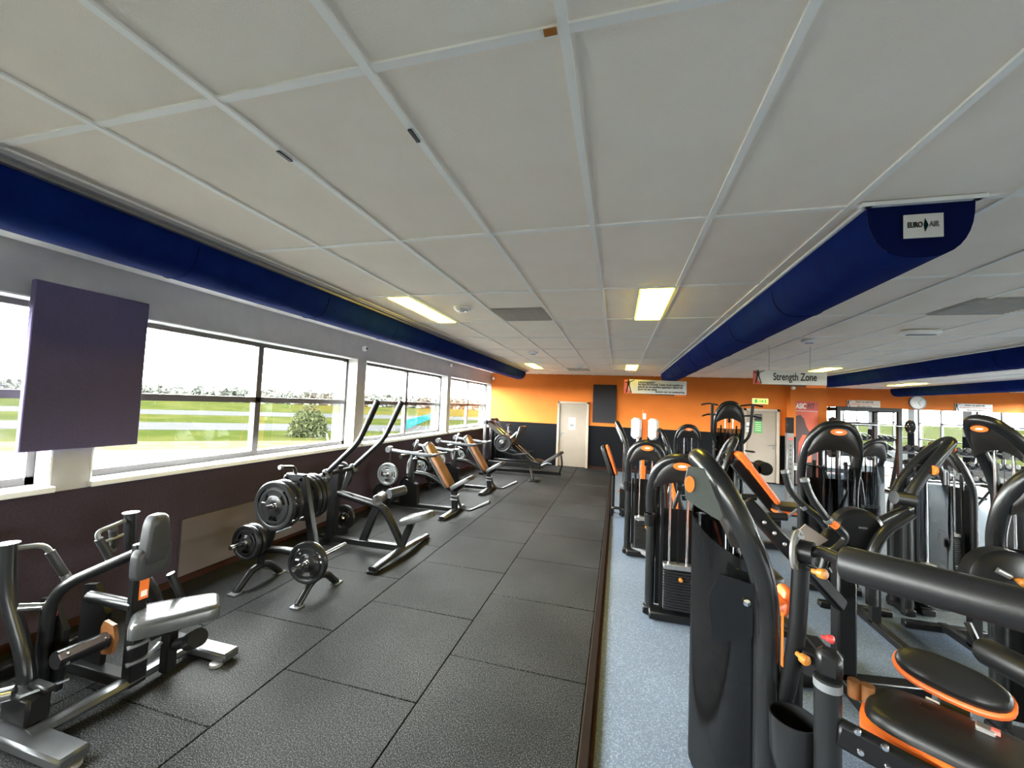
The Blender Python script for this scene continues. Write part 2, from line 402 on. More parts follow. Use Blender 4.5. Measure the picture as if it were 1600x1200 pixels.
# end wall: charcoal dado, orange above, step back to the mirror wall
DZ = 1.31
struct('wall_back', MB().box(((XL+XC)/2, YF+.1, (DZ+3)/2), (XC-XL+.3, .2, 3-DZ)), 'orangewall')
struct('wall_back_dado', MB().box(((XL+XC)/2, YF+.098, DZ/2-.02), (XC-XL+.29, .2, DZ+.04)), 'darkwall')
struct('wall_return', MB().box((XC+.05, (YF+.2+YF2)/2, 1.5), (.2, YF2-YF-.2, 3)), 'orangewall')
struct('wall_mirror', MB().box(((XC+XR)/2, YF2+.1, 1.5), (XR-XC+.4, .2, 3)), 'orangewall')
struct('wall_pilaster', MB().box((4.56, YF-.125, (DZ+2.88)/2), (.13, .24, 2.88-DZ)), 'orangewall')
struct('wall_pilaster_dado', MB().box((4.56, YF-.125, DZ/2), (.13, .24, DZ)), 'darkwall')
struct('baseboard_back', MB().box(((-.86+XC)/2, YF-.006, .035), (XC+.86, .015, .07)), 'skirt')
struct('wall_front', MB().box(((XL+XR)/2, YB-.1, 1.5), (XR-XL+.4, .2, 3.1)), 'wallgrey')

# right wall: tall windows between piers (seen in the mirror)
pier = [(-9.0, -6.6), (-3.7, -3.4), (-.8, -.5), (2.1, 2.4), (5.0, 5.3), (7.9, 8.3), (10.75, 11.15), (13.6, 14.0), (15.9, 16.2)]
wr = MB().box((XR+.12, (YB+YF2)/2, .2), (.24, YF2-YB, .5)).box((XR+.12, (YB+YF2)/2, 2.78), (.24, YF2-YB, .34))
for a, b in pier: wr.box((XR+.12, (a+b)/2, 1.5), (.24, b-a, 2.3))
struct('wall_right', wr, 'wallgrey')
for a, b in pier[1:-1]: struct('trim_7', MB().box((XR-.01, (a+b)/2, .68), (.02, b-a, 1.36)), 'darkwall')
for k, ((_, a), (b, _2)) in enumerate(zip(pier, pier[1:])):
    w = sempty('window_%d' % (k+7), (XR+.16, (a+b)/2, .45)); fx = XR+.16
    def P(n, mb, m, par=w): return obj(n, mb, m, par, world=True, smooth=False)
    for n_, c, d in (('frame_rail', (fx, (a+b)/2, .48), (.06, b-a, .06)), ('frame_rail', (fx, (a+b)/2, 2.58), (.06, b-a, .06)),
                  ('frame_stile', (fx, a+.03, 1.53), (.06, .06, 2.16)), ('frame_stile', (fx, b-.03, 1.53), (.06, .06, 2.16)),
                  ('mullion', (fx, (a+b)/2, 1.53), (.07, .07, 2.16)), ('transom', (fx, (a+b)/2, 1.77), (.06, b-a, .05)), ('transom', (fx, (a+b)/2, 1.1), (.06, b-a, .05))):
        P(n_, MB().box(c, d), 'wframe')
    for y0, y1 in ((a+.06, (a+b)/2-.035), ((a+b)/2+.035, b-.06)):
        for z0, z1 in ((.51, 1.075), (1.125, 1.745), (1.795, 2.55)):
            P('pane', MB().box((fx, (y0+y1)/2, (z0+z1)/2), (.012, y1-y0, z1-z0)), 'glass')
    portal((XR+.3, (a+b)/2, 1.53), (0, math.pi/2, 0), 2.1, b-a)

# mirror on the stepped-back wall
mr = thing('wall_mirror_panel', 'tall frameless mirror covering the wall under the clock, reflecting bright windows', 'mirror', (8.8, YF2-.01, .3))
for k in range(5):
    x0 = XC+.25+k*1.33
    obj('mirror_sheet', MB().box((x0+.665, YF2-.012, 1.13), (1.326, .012, 2.2)), 'mirror', mr, world=True, smooth=False)

# ------------------------------------------------------------------ doors
def door(n, x0, x1, hinge_left, leaf_label):
    d = sempty('door_%d' % n, ((x0+x1)/2, YF, 0)); zt = 2.03
    for nm, c, s in (('door_jamb', (x0+.035, YF-.02, zt/2), (.07, .09, zt)), ('door_jamb', (x1-.035, YF-.02, zt/2), (.07, .09, zt)), ('door_head', ((x0+x1)/2, YF-.02, zt-.035), (x1-x0, .09, .07))):
        obj(nm, MB().box(c, s, bev=.005), 'creamtrim', d, world=True)
    lf = obj('door_leaf', MB().box(((x0+x1)/2, YF-.002, .985), (x1-x0-.15, .045, 1.95), bev=.003), 'cream', d, world=True)
    hx = x0+.14 if not hinge_left else x1-.14; s = 1 if not hinge_left else -1
    h = obj('door_handle', MB().box((hx, YF-.03, 1.0), (.035, .012, .16), bev=.003).tube([(hx, YF-.03, 1.03), (hx, YF-.075, 1.03), (hx+s*.12, YF-.075, 1.03)], .009, .015, 8), 'silver', d, world=True)
    return d
d1 = door(1, -1.85, -.87, False, ''); d2 = door(2, 3.42, 4.31, True, '')
nt = tag(obj('paper_notice', MB().box((-1.385, YF-.03, 1.30), (.21, .004, .28)), 'paper', smooth=False), 'white paper notice taped to the cream door beside the black wall panel', 'notice')
obj('notice_picture', MB().box((-1.385, YF-.033, 1.29), (.12, .002, .1)), 'silver', nt, smooth=False)
st = tag(obj('red_sticker', MB().box((-1.385, YF-.03, 1.50), (.2, .003, .06)), 'paper', smooth=False), 'small sticker with red lettering above the paper notice', 'sticker')
text('sticker_lettering', 'PRIVÉ', .055, (-1.385, YF-.033, 1.483), X3, Z3, 'redprint', st, .02, 'CENTER')
nt2 = tag(obj('paper_notice', MB().box((3.50, YF-.03, 1.50), (.22, .004, .27)), 'paper', smooth=False), 'white paper notice on the cream door under the exit sign', 'notice')
obj('notice_picture', MB().box((3.50, YF-.033, 1.52), (.14, .002, .05)).box((3.5, YF-.033, 1.43), (.16, .002, .012)), 'silver', nt2, smooth=False)
gs = tag(obj('green_notice', MB().box((3.79, YF-.03, 1.52), (.19, .005, .33)), 'greenprint', smooth=False), 'green safety notice with dark heading on the cream door under the exit sign', 'notice')
obj('notice_heading', MB().box((3.79, YF-.03, 1.785), (.19, .006, .19)), 'black', gs, smooth=False)
text('notice_lettering', 'NOOD\nUITGANG', .05, (3.79, YF-.035, 1.81), X3, Z3, 'silver', gs, .02, 'CENTER')
for k in range(5): obj('notice_line', MB().box((3.79, YF-.034, 1.42+k*.055), (.15, .002, .014)), 'signw', gs, smooth=False)

ex = thing('exit_sign', 'lit green and yellow emergency exit sign above the cream door', 'exit sign', (3.83, YF-.04, 2.24))
obj('housing', MB().box((3.83, YF-.035, 2.24), (.40, .06, .16), bev=.008), 'white', ex, world=True)
obj('face', MB().box((3.83, YF-.068, 2.24), (.38, .006, .14)), 'exit', ex, world=True, smooth=False)
pic = MB().box((3.72, YF-.073, 2.24), (.07, .004, .1)).box((3.83, YF-.073, 2.24), (.09, .004, .03)).prism([(0, -.045), (.05, 0), (0, .045)], (3.87, YF-.073, 2.24), X3, Z3, Y3*.004).box((3.955, YF-.073, 2.24), (.03, .004, .1))
obj('pictogram', pic, 'exitg', ex, world=True, smooth=False)

# wall panels
bp = tag(obj('acoustic_panel', MB().box((-.41, YF-.045, 2.0), (.70, .07, 1.17), bev=.006), 'blackpanel'), 'black acoustic panel on the orange end wall beside the cream door', 'wall panel')
obj('panel_edge', MB().box((-.41, YF-.03, 1.405), (.72, .05, .02)), 'orangewall', bp, smooth=False)
hp = tag(obj('acoustic_panel', MB().box((XL+.062, 2.155, 2.01), (.05, .71, 1.23), bev=.006), 'panel'), 'dark felt acoustic panel with purple lens flare in its colour, hung between the windows of the daylight wall', 'wall panel')
obj('hanging_bracket', MB().box((XL+.026, 2.155, 2.5), (.02, .5, .04)), 'silver', hp, smooth=False)

# poster on the end wall
ps = tag(obj('wall_poster', MB().box((4.935, YF-.012, 1.16), (.60, .01, 2.24)), 'poster', smooth=False), 'tall orange-red gym poster with dark figures on the orange wall behind the machines', 'poster')
obj('poster_band', MB().box((4.935, YF-.019, 2.13), (.60, .004, .27)), 'posterband', ps, smooth=False)
text('poster_lettering', 'BASIC', .2, (4.645, YF-.023, 2.08), X3, Z3, 'signw', ps, .03, width=.30)
text('poster_lettering', '-FIT', .2, (4.95, YF-.023, 2.08), X3, Z3, 'logogrey', ps, .03, width=.20)
obj('poster_rule', MB().box((4.935, YF-.023, 2.015), (.58, .003, .012)), 'signw', ps, smooth=False)
fig = [(-.28, -.2), (-.29, .55), (-.22, .82), (-.12, .86), (-.03, .75), (.02, .55), (.1, .4), (.2, .32), (.27, .1), (.28, -.4), (.2, -1.0), (-.28, -1.0)]
obj('poster_figure', MB().prism([(a, b) for a, b in fig], (4.935, YF-.019, 1.05), X3, Z3, Y3*-.004), 'posterfig', ps, smooth=False)
obj('poster_figure', MB().prism([(-.2, .1), (-.1, .32), (.05, .3), (.14, .05), (.1, -.4), (-.05, -.6), (-.2, -.3)], (4.97, YF-.024, 1.05), X3, Z3, Y3*-.003), 'poster', ps, smooth=False)

# clock
ck = thing('wall_clock', 'round white wall clock on the orange wall above the mirror', 'clock', (9.45, YF2-.05, 2.47))
obj('clock_case', MB().lathe([(.0001, .05), (.23, .05), (.235, .02), (.225, 0), (.205, 0), (.2, .012), (.0001, .012)], (9.45, YF2-.055, 2.47), Y3, 32), 'silver', ck, world=True)
obj('clock_dial', MB().cyl((9.45, YF2-.046, 2.47), (9.45, YF2-.04, 2.47), .2, 32), 'clock', ck, world=True)
for ang, l, w in ((2.6, .12, .016), (.75, .17, .011)):
    hnd = MB().beam((9.45, YF2-.052, 2.47), (9.45+math.sin(ang)*l, YF2-.052, 2.47+math.cos(ang)*l), .004, w, (0, 1, 0), 0); obj('clock_hand', hnd, 'black', ck, world=True)
for k in range(12):
    a = k*math.pi/6; tk = MB().box((9.45+math.sin(a)*.175, YF2-.049, 2.47+math.cos(a)*.175), (.014, .004, .014)); obj('hour_mark', tk, 'black', ck, world=True)

# ------------------------------------------------------------------ hanging / wall signs
def man(mb, o, h, u=X3):
    """striding figure with a raised arm"""
    for poly in ([(-.05, .84), (.03, .84), (.05, .96), (-.03, 1.0), (-.07, .93)], [(-.10, .52), (.07, .52), (.10, .84), (-.09, .84)],
                 [(-.10, .54), (-.01, .54), (-.12, 0), (-.2, 0)], [(.0, .54), (.08, .54), (.24, 0), (.16, 0)],
                 [(.05, .76), (.05, .84), (.42, .97), (.42, .93)], [(-.08, .74), (-.08, .82), (-.28, .80), (-.28, .76)]):
        mb.prism([(a*h, b*h) for a, b in poly], o, u, Z3, Y3*-.004)
def hang_sign(name, label, x0, x1, z0, z1, y, lines, tilt=0):
    t = thing(name, label, 'sign', ((x0+x1)/2, y, z0)); h = z1-z0
    obj('sign_board', MB().prism([(0, 0), (x1-x0, 0), (x1-x0, h*.93), (h*.3, h)], (x0, y, z0), X3, Z3, Y3*.01), 'signw', t, world=True, smooth=False)
    obj('orange_corner', MB().prism([(-.02*h, 0), (h*.5, 0), (h*.28, h*.3), (h*.24, h*.97), (-.02*h, h*.97)], (x0, y-.002, z0), X3, Z3, Y3*.008), 'redprint', t, world=True, smooth=False)
    m = MB(); man(m, (x0+h*.28, y-.004, z0+.01), h*.97); obj('striding_figure', m, 'black', t, world=True, smooth=False)
    obj('dark_strip', MB().prism([(.2, 0), (x1-x0, 0), (x1-x0, -.035), ((x1-x0)*.55, -.02)], (x0, y-.001, z0), X3, Z3, Y3*.008), 'posterfig', t, world=True, smooth=False)
    obj('brand_tab', MB().box((x1-.13, y-.003, z0-.02), (.24, .006, .035)), 'orangep', t, world=True, smooth=False)
    for body, sz, dx, dz, w in lines: text('sign_lettering', body, sz, (x0+dx, y-.004, z0+dz), X3, Z3, 'black', t, .016 if sz > .1 else .02, width=w)
    for sx in (x0+.2, x1-.2):
        obj('hanging_wire', MB().tube([(sx, y+.005, z1-.02), (sx, y+.005, 2.875)], .002, 0, 5), 'silver', t, world=True)
    return t
hang_sign('hanging_sign', 'white hanging sign reading Strength Zone beside a blue duct', 1.90, 2.815, 2.315, 2.52, 6.5, [('Strength Zone', .15, .25, .062, .54)])
hang_sign('hanging_sign', 'white hanging sign with five lines of black text in front of the orange wall', .13, 1.47, 2.24, 2.565, 9.6,
    [('Gebruik apparatuur', .066, .30, .245, .37), ('Een Basic-Fit Personal Trainer houdt toezicht op', .066, .30, .19, .96),
     ('gebruik van de specifieke apparatuur tijdens het', .066, .30, .135, .96), ('geven van een sessie.', .066, .30, .08, .42), ('Bedankt voor uw medewerking', .066, .68, .03, .62)])
for x0, lab in ((7.5, 'small white notice board on the orange wall above the squat rack'), (10.43, 'small white notice board on the orange wall between the clock and the tall windows')):
    t = thing('notice_board', lab, 'sign', (x0+.45, YF2-.02, 2.25))
    obj('sign_board', MB().box((x0+.47, YF2-.012, 2.36), (.94, .02, .24)), 'signw', t, world=True, smooth=False)
    m = MB(); man(m, (x0+.04, YF2-.026, 2.245), .24); obj('striding_figure', m, 'black', t, world=True, smooth=False)
    text('sign_lettering', 'Ruim na gebruik', .07, (x0+.5, YF2-.026, 2.41), X3, Z3, 'black', t, .025, 'CENTER', .5)
    text('sign_lettering', 'de gebruikte materialen netjes op', .055, (x0+.5, YF2-.026, 2.34), X3, Z3, 'redprint', t, .01, 'CENTER', .78)
    text('sign_lettering', 'Bedankt', .055, (x0+.5, YF2-.026, 2.265), X3, Z3, 'black', t, .02, 'CENTER', .4)

# ------------------------------------------------------------------ ducts
def duct(label, x, y0, y1, w=.4, dep=.25, endsign=False):
    t = thing('fabric_air_duct', label, 'air duct', (x, (y0+y1)/2, 2.86), group=None)
    n = 18; prof = []
    for i in range(n+1):
        a = math.pi*i/n; ca, sa = math.cos(a), math.sin(a)
        prof.append((-math.copysign(abs(ca)**.72, ca)*w/2, -abs(sa)**.85*dep))
    vs = []; fs = []; ys = []; y = y0
    while y < y1-.3: ys.append(y); y += 1.2
    ys.append(y1)
    for yy in ys:
        for a, b in prof: vs.append((x+a, yy, 2.862+b))
    k = n+1
    for r in range(len(ys)-1):
        for i in range(n): fs.append((r*k+i, r*k+i+1, (r+1)*k+i+1, (r+1)*k+i))
    obj('duct_body', MB().add(vs, fs), 'navy', t, world=True)
    for yy, s in ((y0, -1), (y1, 1)):
        vs = [(x+a*.995, yy, 2.862+b*.995) for a, b in prof]+[(x, yy+s*.02, 2.862-dep*.45)]
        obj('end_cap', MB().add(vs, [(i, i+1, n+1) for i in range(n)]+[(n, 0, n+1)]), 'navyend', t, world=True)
    for s in (-1, 1): obj('mounting_rail', MB().box((x+s*w/2, (y0+y1)/2, 2.866), (.03, y1-y0+.04, .018)), 'white', t, world=True, smooth=False)
    obj('mounting_rail', MB().box((x, y0-.01, 2.866), (w+.06, .03, .018)), 'white', t, world=True, smooth=False)
    for yy in ys[1:-1]:
        m = MB(); pts = [(x+a*1.004, yy, 2.862+b*1.004) for a, b in prof[1:-1]]; m.tube(pts, .004, 0, 5); obj('seam', m, 'navyend', t, world=True)
    if endsign:
        pl = obj('maker_label', MB().box((x-.002, y0-.022, 2.748), (.145, .004, .108)), 'signw', t, world=True, smooth=False)
        text('label_lettering', 'EURO', .034, (x-.062, y0-.026, 2.742), X3, Z3, 'black', t, .03, width=.055)
        text('label_lettering', 'AIR', .034, (x+.018, y0-.026, 2.742), X3, Z3, 'silver', t, .02, width=.038)
        obj('label_mark', MB().prism([(0, -.03), (.012, 0), (0, .03), (-.005, 0)], (x+.003, y0-.025, 2.75), X3, Z3, Y3*-.002), 'teal', t, world=True, smooth=False)
    return t
duct('long navy fabric duct along the ceiling above the windows', -2.84, YB+.1, 11.3)
duct('navy fabric duct with a white maker label on its end above the machines', 1.30, 2.17, 11.45, endsign=True)
duct('navy fabric duct behind the Strength Zone sign', 5.05, .8, 11.5)
duct('navy fabric duct ending in front of the wall clock', 8.6, .8, 15.4)

# ------------------------------------------------------------------ ceiling fittings
def lamp(x0, x1, j, label, grp=None):
    y0, y1 = GY+j*TL+.015, GY+(j+1)*TL-.015
    t = thing('ceiling_light', label, 'ceiling light', ((x0+x1)/2, (y0+y1)/2, 2.86), group=grp)
    obj('lamp_frame', MB().box(((x0+x1)/2, (y0+y1)/2, 2.874), (x1-x0+.02, y1-y0+.02, .014)), 'white', t, world=True, smooth=False)
    obj('diffuser', MB().box(((x0+x1)/2, (y0+y1)/2, 2.864), (x1-x0-.01, y1-y0-.01, .008)), 'lamp', t, world=True, smooth=False)
lamp(-2.215, -1.985, 2, 'long warm ceiling light beside the window duct, next to the ventilation grille')
lamp(.155, .415, 2, 'warm ceiling light panel close to the blue duct with the white label')
lamp(-2.215, -1.985, 7, 'small warm ceiling light near the far end of the window duct')
lamp(.155, .415, 7, 'small warm ceiling light above the hanging sign with black text')
lamp(4.04, 4.31, 7, 'warm ceiling light above the Strength Zone sign')
lamp(7.6, 7.85, 10, 'warm ceiling light beside the duct that ends at the clock')
lamp(7.6, 7.85, 4, 'warm ceiling light further along the duct that ends at the clock')
lamp(4.04, 4.31, 2, 'warm ceiling light between the two middle ducts')
for x0 in (-2.215, .155, 4.04, 7.6): [lamp(x0, x0+.25, jj, 'unseen warm ceiling light added to brighten the room, near the rear grey wall', 'unseen added ceiling lights near the rear wall') for jj in (-3, -7)]  # unseen lamps behind the camera, added for illumination
def grille(x, y, label):
    t = thing('ceiling_grille', label, 'ventilation grille', (x, y, 2.86))
    obj('grille_plate', MB().box((x, y, 2.876), (.57, .57, .01)), 'beige', t, world=True, smooth=False)
    sl = MB().box((0, 0, 0), (.54, .02, .006)).mesh('slat', M['beige'], False)
    for k in range(12):
        o = obj('slat', sl, 'beige', t); o.location = (0, -.26+k*.047, .005)
grille(-1.05, 4.25, 'square beige ventilation grille beside the long window-side light')
grille(3.05, 4.28, 'square beige ventilation grille between the labelled duct and the next duct')
grille(-1.05, 10.7, 'square beige ventilation grille near the orange end wall')
def disc(x, y, label, cat='smoke detector', r=.09):
    t = thing('ceiling_detector', label, cat, (x, y, 2.84))
    obj('detector_base', MB().lathe([(.0001, 0), (r*.7, 0), (r, .02), (r, .04), (.0001, .04)], (x, y, 2.835), Z3, 24), 'white', t, world=True)
    obj('detector_ring', MB().lathe([(r*.35, -.004), (r*.5, -.004), (r*.5, .003), (r*.35, .003)], (x, y, 2.835), Z3, 24, True), 'silver', t, world=True)
disc(-1.62, 3.87, 'round white ceiling disc beside the long window-side light'); disc(-1.58, 7.3, 'small round ceiling disc further along the window side')
disc(-.95, 9.85, 'small ceiling unit in front of the far ventilation grille'); disc(2.4, 6.0, 'round ceiling disc between the labelled duct and the Strength Zone sign')
em = thing('emergency_light', 'slim white emergency light on the ceiling past the grille beside the labelled duct', 'emergency light', (3.2, 5.35, 2.85))
obj('light_housing', MB().box((3.2, 5.35, 2.85), (.32, .13, .05), bev=.015), 'white', em, world=True); obj('light_strip', MB().box((3.2, 5.35, 2.822), (.26, .05, .012), bev=.004), 'silver', em, world=True)
tag(obj('ceiling_clip', MB().box((-1.37, 1.294, 2.866), (.014, .07, .006)), 'black', smooth=False), 'small black clip on a ceiling runner, the one nearer the window duct', 'clip')
tag(obj('ceiling_clip', MB().box((-.768, 1.288, 2.866), (.014, .07, .006)), 'black', smooth=False), 'small black clip on a ceiling runner, one tile away from the window side clip', 'clip')
tag(obj('orange_tag', MB().box((-.20, .985, 2.864), (.035, .02, .004)), 'amber', smooth=False), 'small orange tag stuck to the crossing of two ceiling runners', 'tag')
for x, y, z, l in ((XL+.05, 5.655, 2.69, 'small white security camera on the pier beside the large window'), (XL+.05, 9.2, 2.79, 'small white security camera high on the second window pier'), (XL+.12, 12.45, 2.70, 'small white security camera in the corner by the orange wall')):
    t = thing('security_camera', l, 'camera', (x, y, z))
    obj('camera_body', MB().lathe([(.0001, 0), (.04, 0), (.045, .03), (.03, .06), (.0001, .065)], (x-.04, y, z), X3, 16), 'white', t, world=True)
    obj('camera_lens', MB().cyl((x+.02, y, z), (x+.032, y, z), .018, 12), 'black', t, world=True)
sw = tag(obj('wall_spot', MB().lathe([(.0001, 0), (.05, 0), (.04, .05), (.0001, .06)], (4.56, YF-.25, 2.62), -Y3, 14), 'white'), 'small white detector on the orange pilaster by the poster', 'detector')

# ------------------------------------------------------------------ outdoors
gz = -4.0
struct('ground', MB().box((0, 60, gz-.5), (1600, 1400, 1)), 'grass')
nv, tv = Vector((-.66, .75, 0)), Vector((.75, .66, 0))
def band(name, n0, n1, t0, t1, m, h):
    a = nv*n0+tv*t0; poly = []
    vs = []
    for n_, t_ in ((n0, t0), (n1, t0), (n1, t1), (n0, t1)):
        p = nv*n_+tv*t_; vs.append((p.x, p.y, gz+h))
    vs2 = [(x, y, gz-.2) for x, y, z in vs]
    return struct(name, MB().add(vs+vs2, [(0, 1, 2, 3), (4, 5, 6, 7), (0, 1, 5, 4), (1, 2, 6, 5), (2, 3, 7, 6), (3, 0, 4, 7)]), m)
band('canal', 14, 50, -60, 26, 'water', .03)
band('canal_bank', 50, 58, -90, 200, 'bank', .06)
band('road', 75, 92, -200, 300, 'road', .05)
band('road', 122, 150, -300, 400, 'road', .05)
band('path', 62, 65, 18, 120, 'road', .05)
def blob_tree(name, label, c, rx, rz, n, m, cat='tree', leafsz=.35, cone=False):
    mb = MB(); c = Vector(c)
    for k in range(n):
        a = random.random()*2*math.pi; zz = random.random(); rr = rx*(math.sqrt(max(.04, 1-zz**1.7)) if cone else math.sqrt(max(.05, 1-(2*zz-1)**2)))*(.55+.45*random.random())
        p = c+Vector((math.cos(a)*rr, math.sin(a)*rr, zz*rz)); d = Vector((random.uniform(-1, 1), random.uniform(-1, 1), random.uniform(-.3, 1))).normalized()
        e = d.cross(Vector((random.random(), random.random(), random.random()))).normalized(); f = d.cross(e)
        s = leafsz*(.6+.8*random.random()); mb.add([p+e*s, p-e*s*.5+f*s*.8, p-e*s*.5-f*s*.8, p+d*s*.9], [(0, 1, 2), (0, 1, 3), (1, 2, 3), (2, 0, 3)])
    t = thing(name, label, cat, tuple(c))
    f = obj('foliage', mb, m, t, world=True, smooth=False); f['kind'] = 'stuff'
    obj('trunk', MB().cyl(c-Z3*.1, c+Z3*rz*.5, rx*.08, 8), 'posterfig', t, world=True)
    return t
blob_tree('bush', 'rounded evergreen bush standing alone on the grass outside the large window', (-43.6, 48.6, gz), 2.6, 4.3, 2600, 'leaf', 'bush', .32, True)
def tree_row(name, label, pts, h, m):
    mb = MB()
    for (x, y) in pts:
        hh = h*(.75+.4*random.random()); w = hh*(.5+.4*random.random())
        for k in range(22):
            a = random.random()*6.28; q = random.random(); r = w*(1-.5*q)*random.random()**.5
            p = Vector((x+math.cos(a)*r, y+math.sin(a)*r, gz+q*hh)); s = hh*.30
            vs = [p+Vector((random.uniform(-1, 1), random.uniform(-1, 1), random.uniform(-1, 1)))*s for _ in range(6)]
            mb.add(vs, [(0, 1, 2), (0, 2, 3), (0, 3, 4), (0, 4, 5), (5, 1, 0), (1, 2, 5), (2, 3, 5), (3, 4, 5)])
    o = obj(name, mb, m, smooth=False); o['kind'] = 'stuff'; return tag(o, label, 'trees')
tree_row('tree_line', 'distant line of trees with haze in their colour on the horizon beyond the fields', [tuple((nv*(300+random.uniform(-15, 15))+tv*t)[:2]) for t in range(-420, 640, 2)], 7.2, 'treefar')
tree_row('tree_line', 'row of trees outside the tall windows seen in the mirror', [(70+random.uniform(-6, 6), y) for y in range(-40, 90, 3)], 9, 'leaf')
fc = thing('site_fence', 'teal panel fence on the field outside the second window', 'fence', (-50, 85, gz))
pa, pb = Vector((-38.4, 66.0, 0)), Vector((-60, 122, 0))
pm_ = MB().box((0, 0, 1.0), (1.9, .1, 1.8)).mesh('fence_panel', M['teal'], False)
ang = math.atan2((pb-pa).y, (pb-pa).x); nf = 26
for k in range(nf):
    p = pa.lerp(pb, (k+.5)/nf); o = obj('fence_panel', pm_, 'teal', fc); o.location = p+Vector((0, 0, gz))-Vector(fc.location); o.rotation_euler = (0, 0, ang)
b0 = thing('low_building', 'low pale sheet-roofed building outside the far windows', 'building', (-17, 66, gz))
obj('building_wall', MB().box((-17, 66, gz+1.0), (17, 28, 2.0)), 'road', b0, world=True, smooth=False)
obj('roof', MB().prism([(-9, 0), (9, 0), (0, .9)], (-17, 51.5, gz+2.0), X3, Z3, Y3*29), 'roofblue', b0, world=True, smooth=False)
tq = thing('pallet_shelter', 'flat turquoise panel lying on the grass outside the second window', 'panel', (-30.5, 47, gz))
obj('shelter_roof', MB().box((-30.5, 47, gz+.5), (5, 3, .2)), 'teal', tq, world=True, smooth=False); obj('shelter_base', MB().box((-30.5, 47, gz+.2), (4, 2.2, .42)), 'road', tq, world=True, smooth=False)

# ================================================================== PLATES
PLATE_CACHE = {}
def plate_parts(R, th, style):
    key = (R, th, style)
    if key in PLATE_CACHE: return PLATE_CACHE[key]
    rim = MB().lathe([(R*.80, -th*.42), (R*.83, -th*.5), (R*.96, -th*.5), (R, -th*.3), (R, th*.3), (R*.96, th*.5), (R*.83, th*.5), (R*.80, th*.42)], (0, 0, 0), Y3, 36, True)
    n = 4 if style == 'star' else 3
    rim.lathe([(R*.13, -th*.45), (R*.40, -th*.45), (R*.44, -th*.3), (R*.44, th*.3), (R*.40, th*.45), (R*.13, th*.45)], (0, 0, 0), Y3, 28, True)
    for k in range(n):
        a = math.pi/4+k*2*math.pi/n if n == 4 else math.pi/2+k*2*math.pi/n
        u = Vector((math.cos(a), 0, math.sin(a))); v = Vector((-math.sin(a), 0, math.cos(a)))
        hw0, hw1 = (R*.16, R*.30) if n == 4 else (R*.30, R*.55)
        rim.prism([(R*.36, -hw0), (R*.84, -hw1), (R*.84, hw1), (R*.36, hw0)], -Y3*th*.36, u, v, Y3*th*.72)
    hub = MB().lathe([(R*.125, -th*.56), (R*.2, -th*.56), (R*.2, th*.56), (R*.125, th*.56)], (0, 0, 0), Y3, 20, True)
    badge = MB().box((0, -th*.47, R*.31), (R*.18, th*.06, R*.11), bev=.001)
    ring = MB().lathe([(R*.60, -th*.46), (R*.66, -th*.5), (R*.72, -th*.46), (R*.66, -th*.4)], (0, 0, 0), Y3, 32, True)
    res = (rim.mesh('weight_plate', M['ironface' if style == 'star' else 'iron']), hub.mesh('hub_ring', M['chrome']), badge.mesh('raised_number', M['silver']), ring.mesh('grip_ring', M['ironface' if style == 'star' else 'iron']))
    PLATE_CACHE[key] = res; return res
def plate(c, R, th, label, group, style='tri', rz=0, tilt=0):
    rim, hub, num, ring = plate_parts(R, th, style)
    o = bpy.data.objects.new('weight_plate', rim); COL.objects.link(o); o.location = c; o.rotation_euler = (0, tilt, rz)
    tag(o, label, 'weight plate', group)
    for nm, me in (('hub_ring', hub), ('raised_number', num), ('grip_ring', ring)):
        q = bpy.data.objects.new(nm, me); COL.objects.link(q); q.parent = o
    return o

# ================================================================== SEATED ROW (by the wall, lower left)
T = thing('seated_row_machine', 'grey seated row machine with chest pad and pale seat under the felt panel', 'exercise machine', (-2.9, 1.87, 0))
def P(n, mb, m, **k): return obj(n, mb, m, T, world=True, **k)
P('base_bar', MB().tube([(-2.90, 1.44, .06), (-2.87, 1.65, .075), (-2.86, 1.88, .08), (-2.88, 2.12, .075), (-2.91, 2.28, .06)], .05, .15, 8, flat=.6), 'satin')
ft = P('foot', MB().box((-3.0, 1.44, .045), (.92, .13, .06), bev=.012), 'satin')
P('foot', MB().box((-2.87, 2.28, .045), (.62, .12, .06), bev=.012), 'satin')
for x, y in ((-2.56, 1.44), (-3.44, 1.44), (-2.62, 2.22), (-3.16, 2.28)):
    P('rubber_foot', MB().cyl((x, y, 0), (x, y, .02), .04, 14), 'alu')
P('base_beam', MB().beam((-2.86, 1.86, .075), (-3.75, 1.86, .075), .08, .07), 'frame')
P('foot', MB().box((-3.75, 1.86, .04), (.1, .6, .08), bev=.01), 'frame')
sp_ = P('seat_post', MB().box((-2.855, 1.875, .26), (.075, .10, .42), bev=.008), 'frame')
obj('clamp_bracket', MB().tube([(-2.83, 1.81, .20), (-2.80, 1.90, .205), (-2.81, 1.98, .25)], .022, .05, 8, flat=.45), 'silver', T, world=True)
obj('clamp_bracket', MB().tube([(-2.83, 1.81, .30), (-2.80, 1.90, .305), (-2.81, 1.98, .35)], .022, .05, 8, flat=.45), 'silver', T, world=True)
P('rear_post', MB().box((-2.80, 2.03, .24), (.07, .07, .40), bev=.01), 'frame')
P('upper_post', MB().box((-2.865, 1.865, .66), (.05, .085, .50), bev=.006), 'frame')
P('orange_sticker', MB().box((-2.838, 1.878, .64), (.004, .052, .15)), 'orangep', smooth=False, label='orange sticker with a white panel')
P('sticker_panel', MB().box((-2.8355, 1.878, .60), (.004, .034, .035)), 'paper', smooth=False)
P('seat', MB().pad((-2.67, 1.97, .415), (.62, .78, 0), (-.78, .62, 0), Z3, .44, .33, .095, .30, .3, taper=.25), 'paleseat')
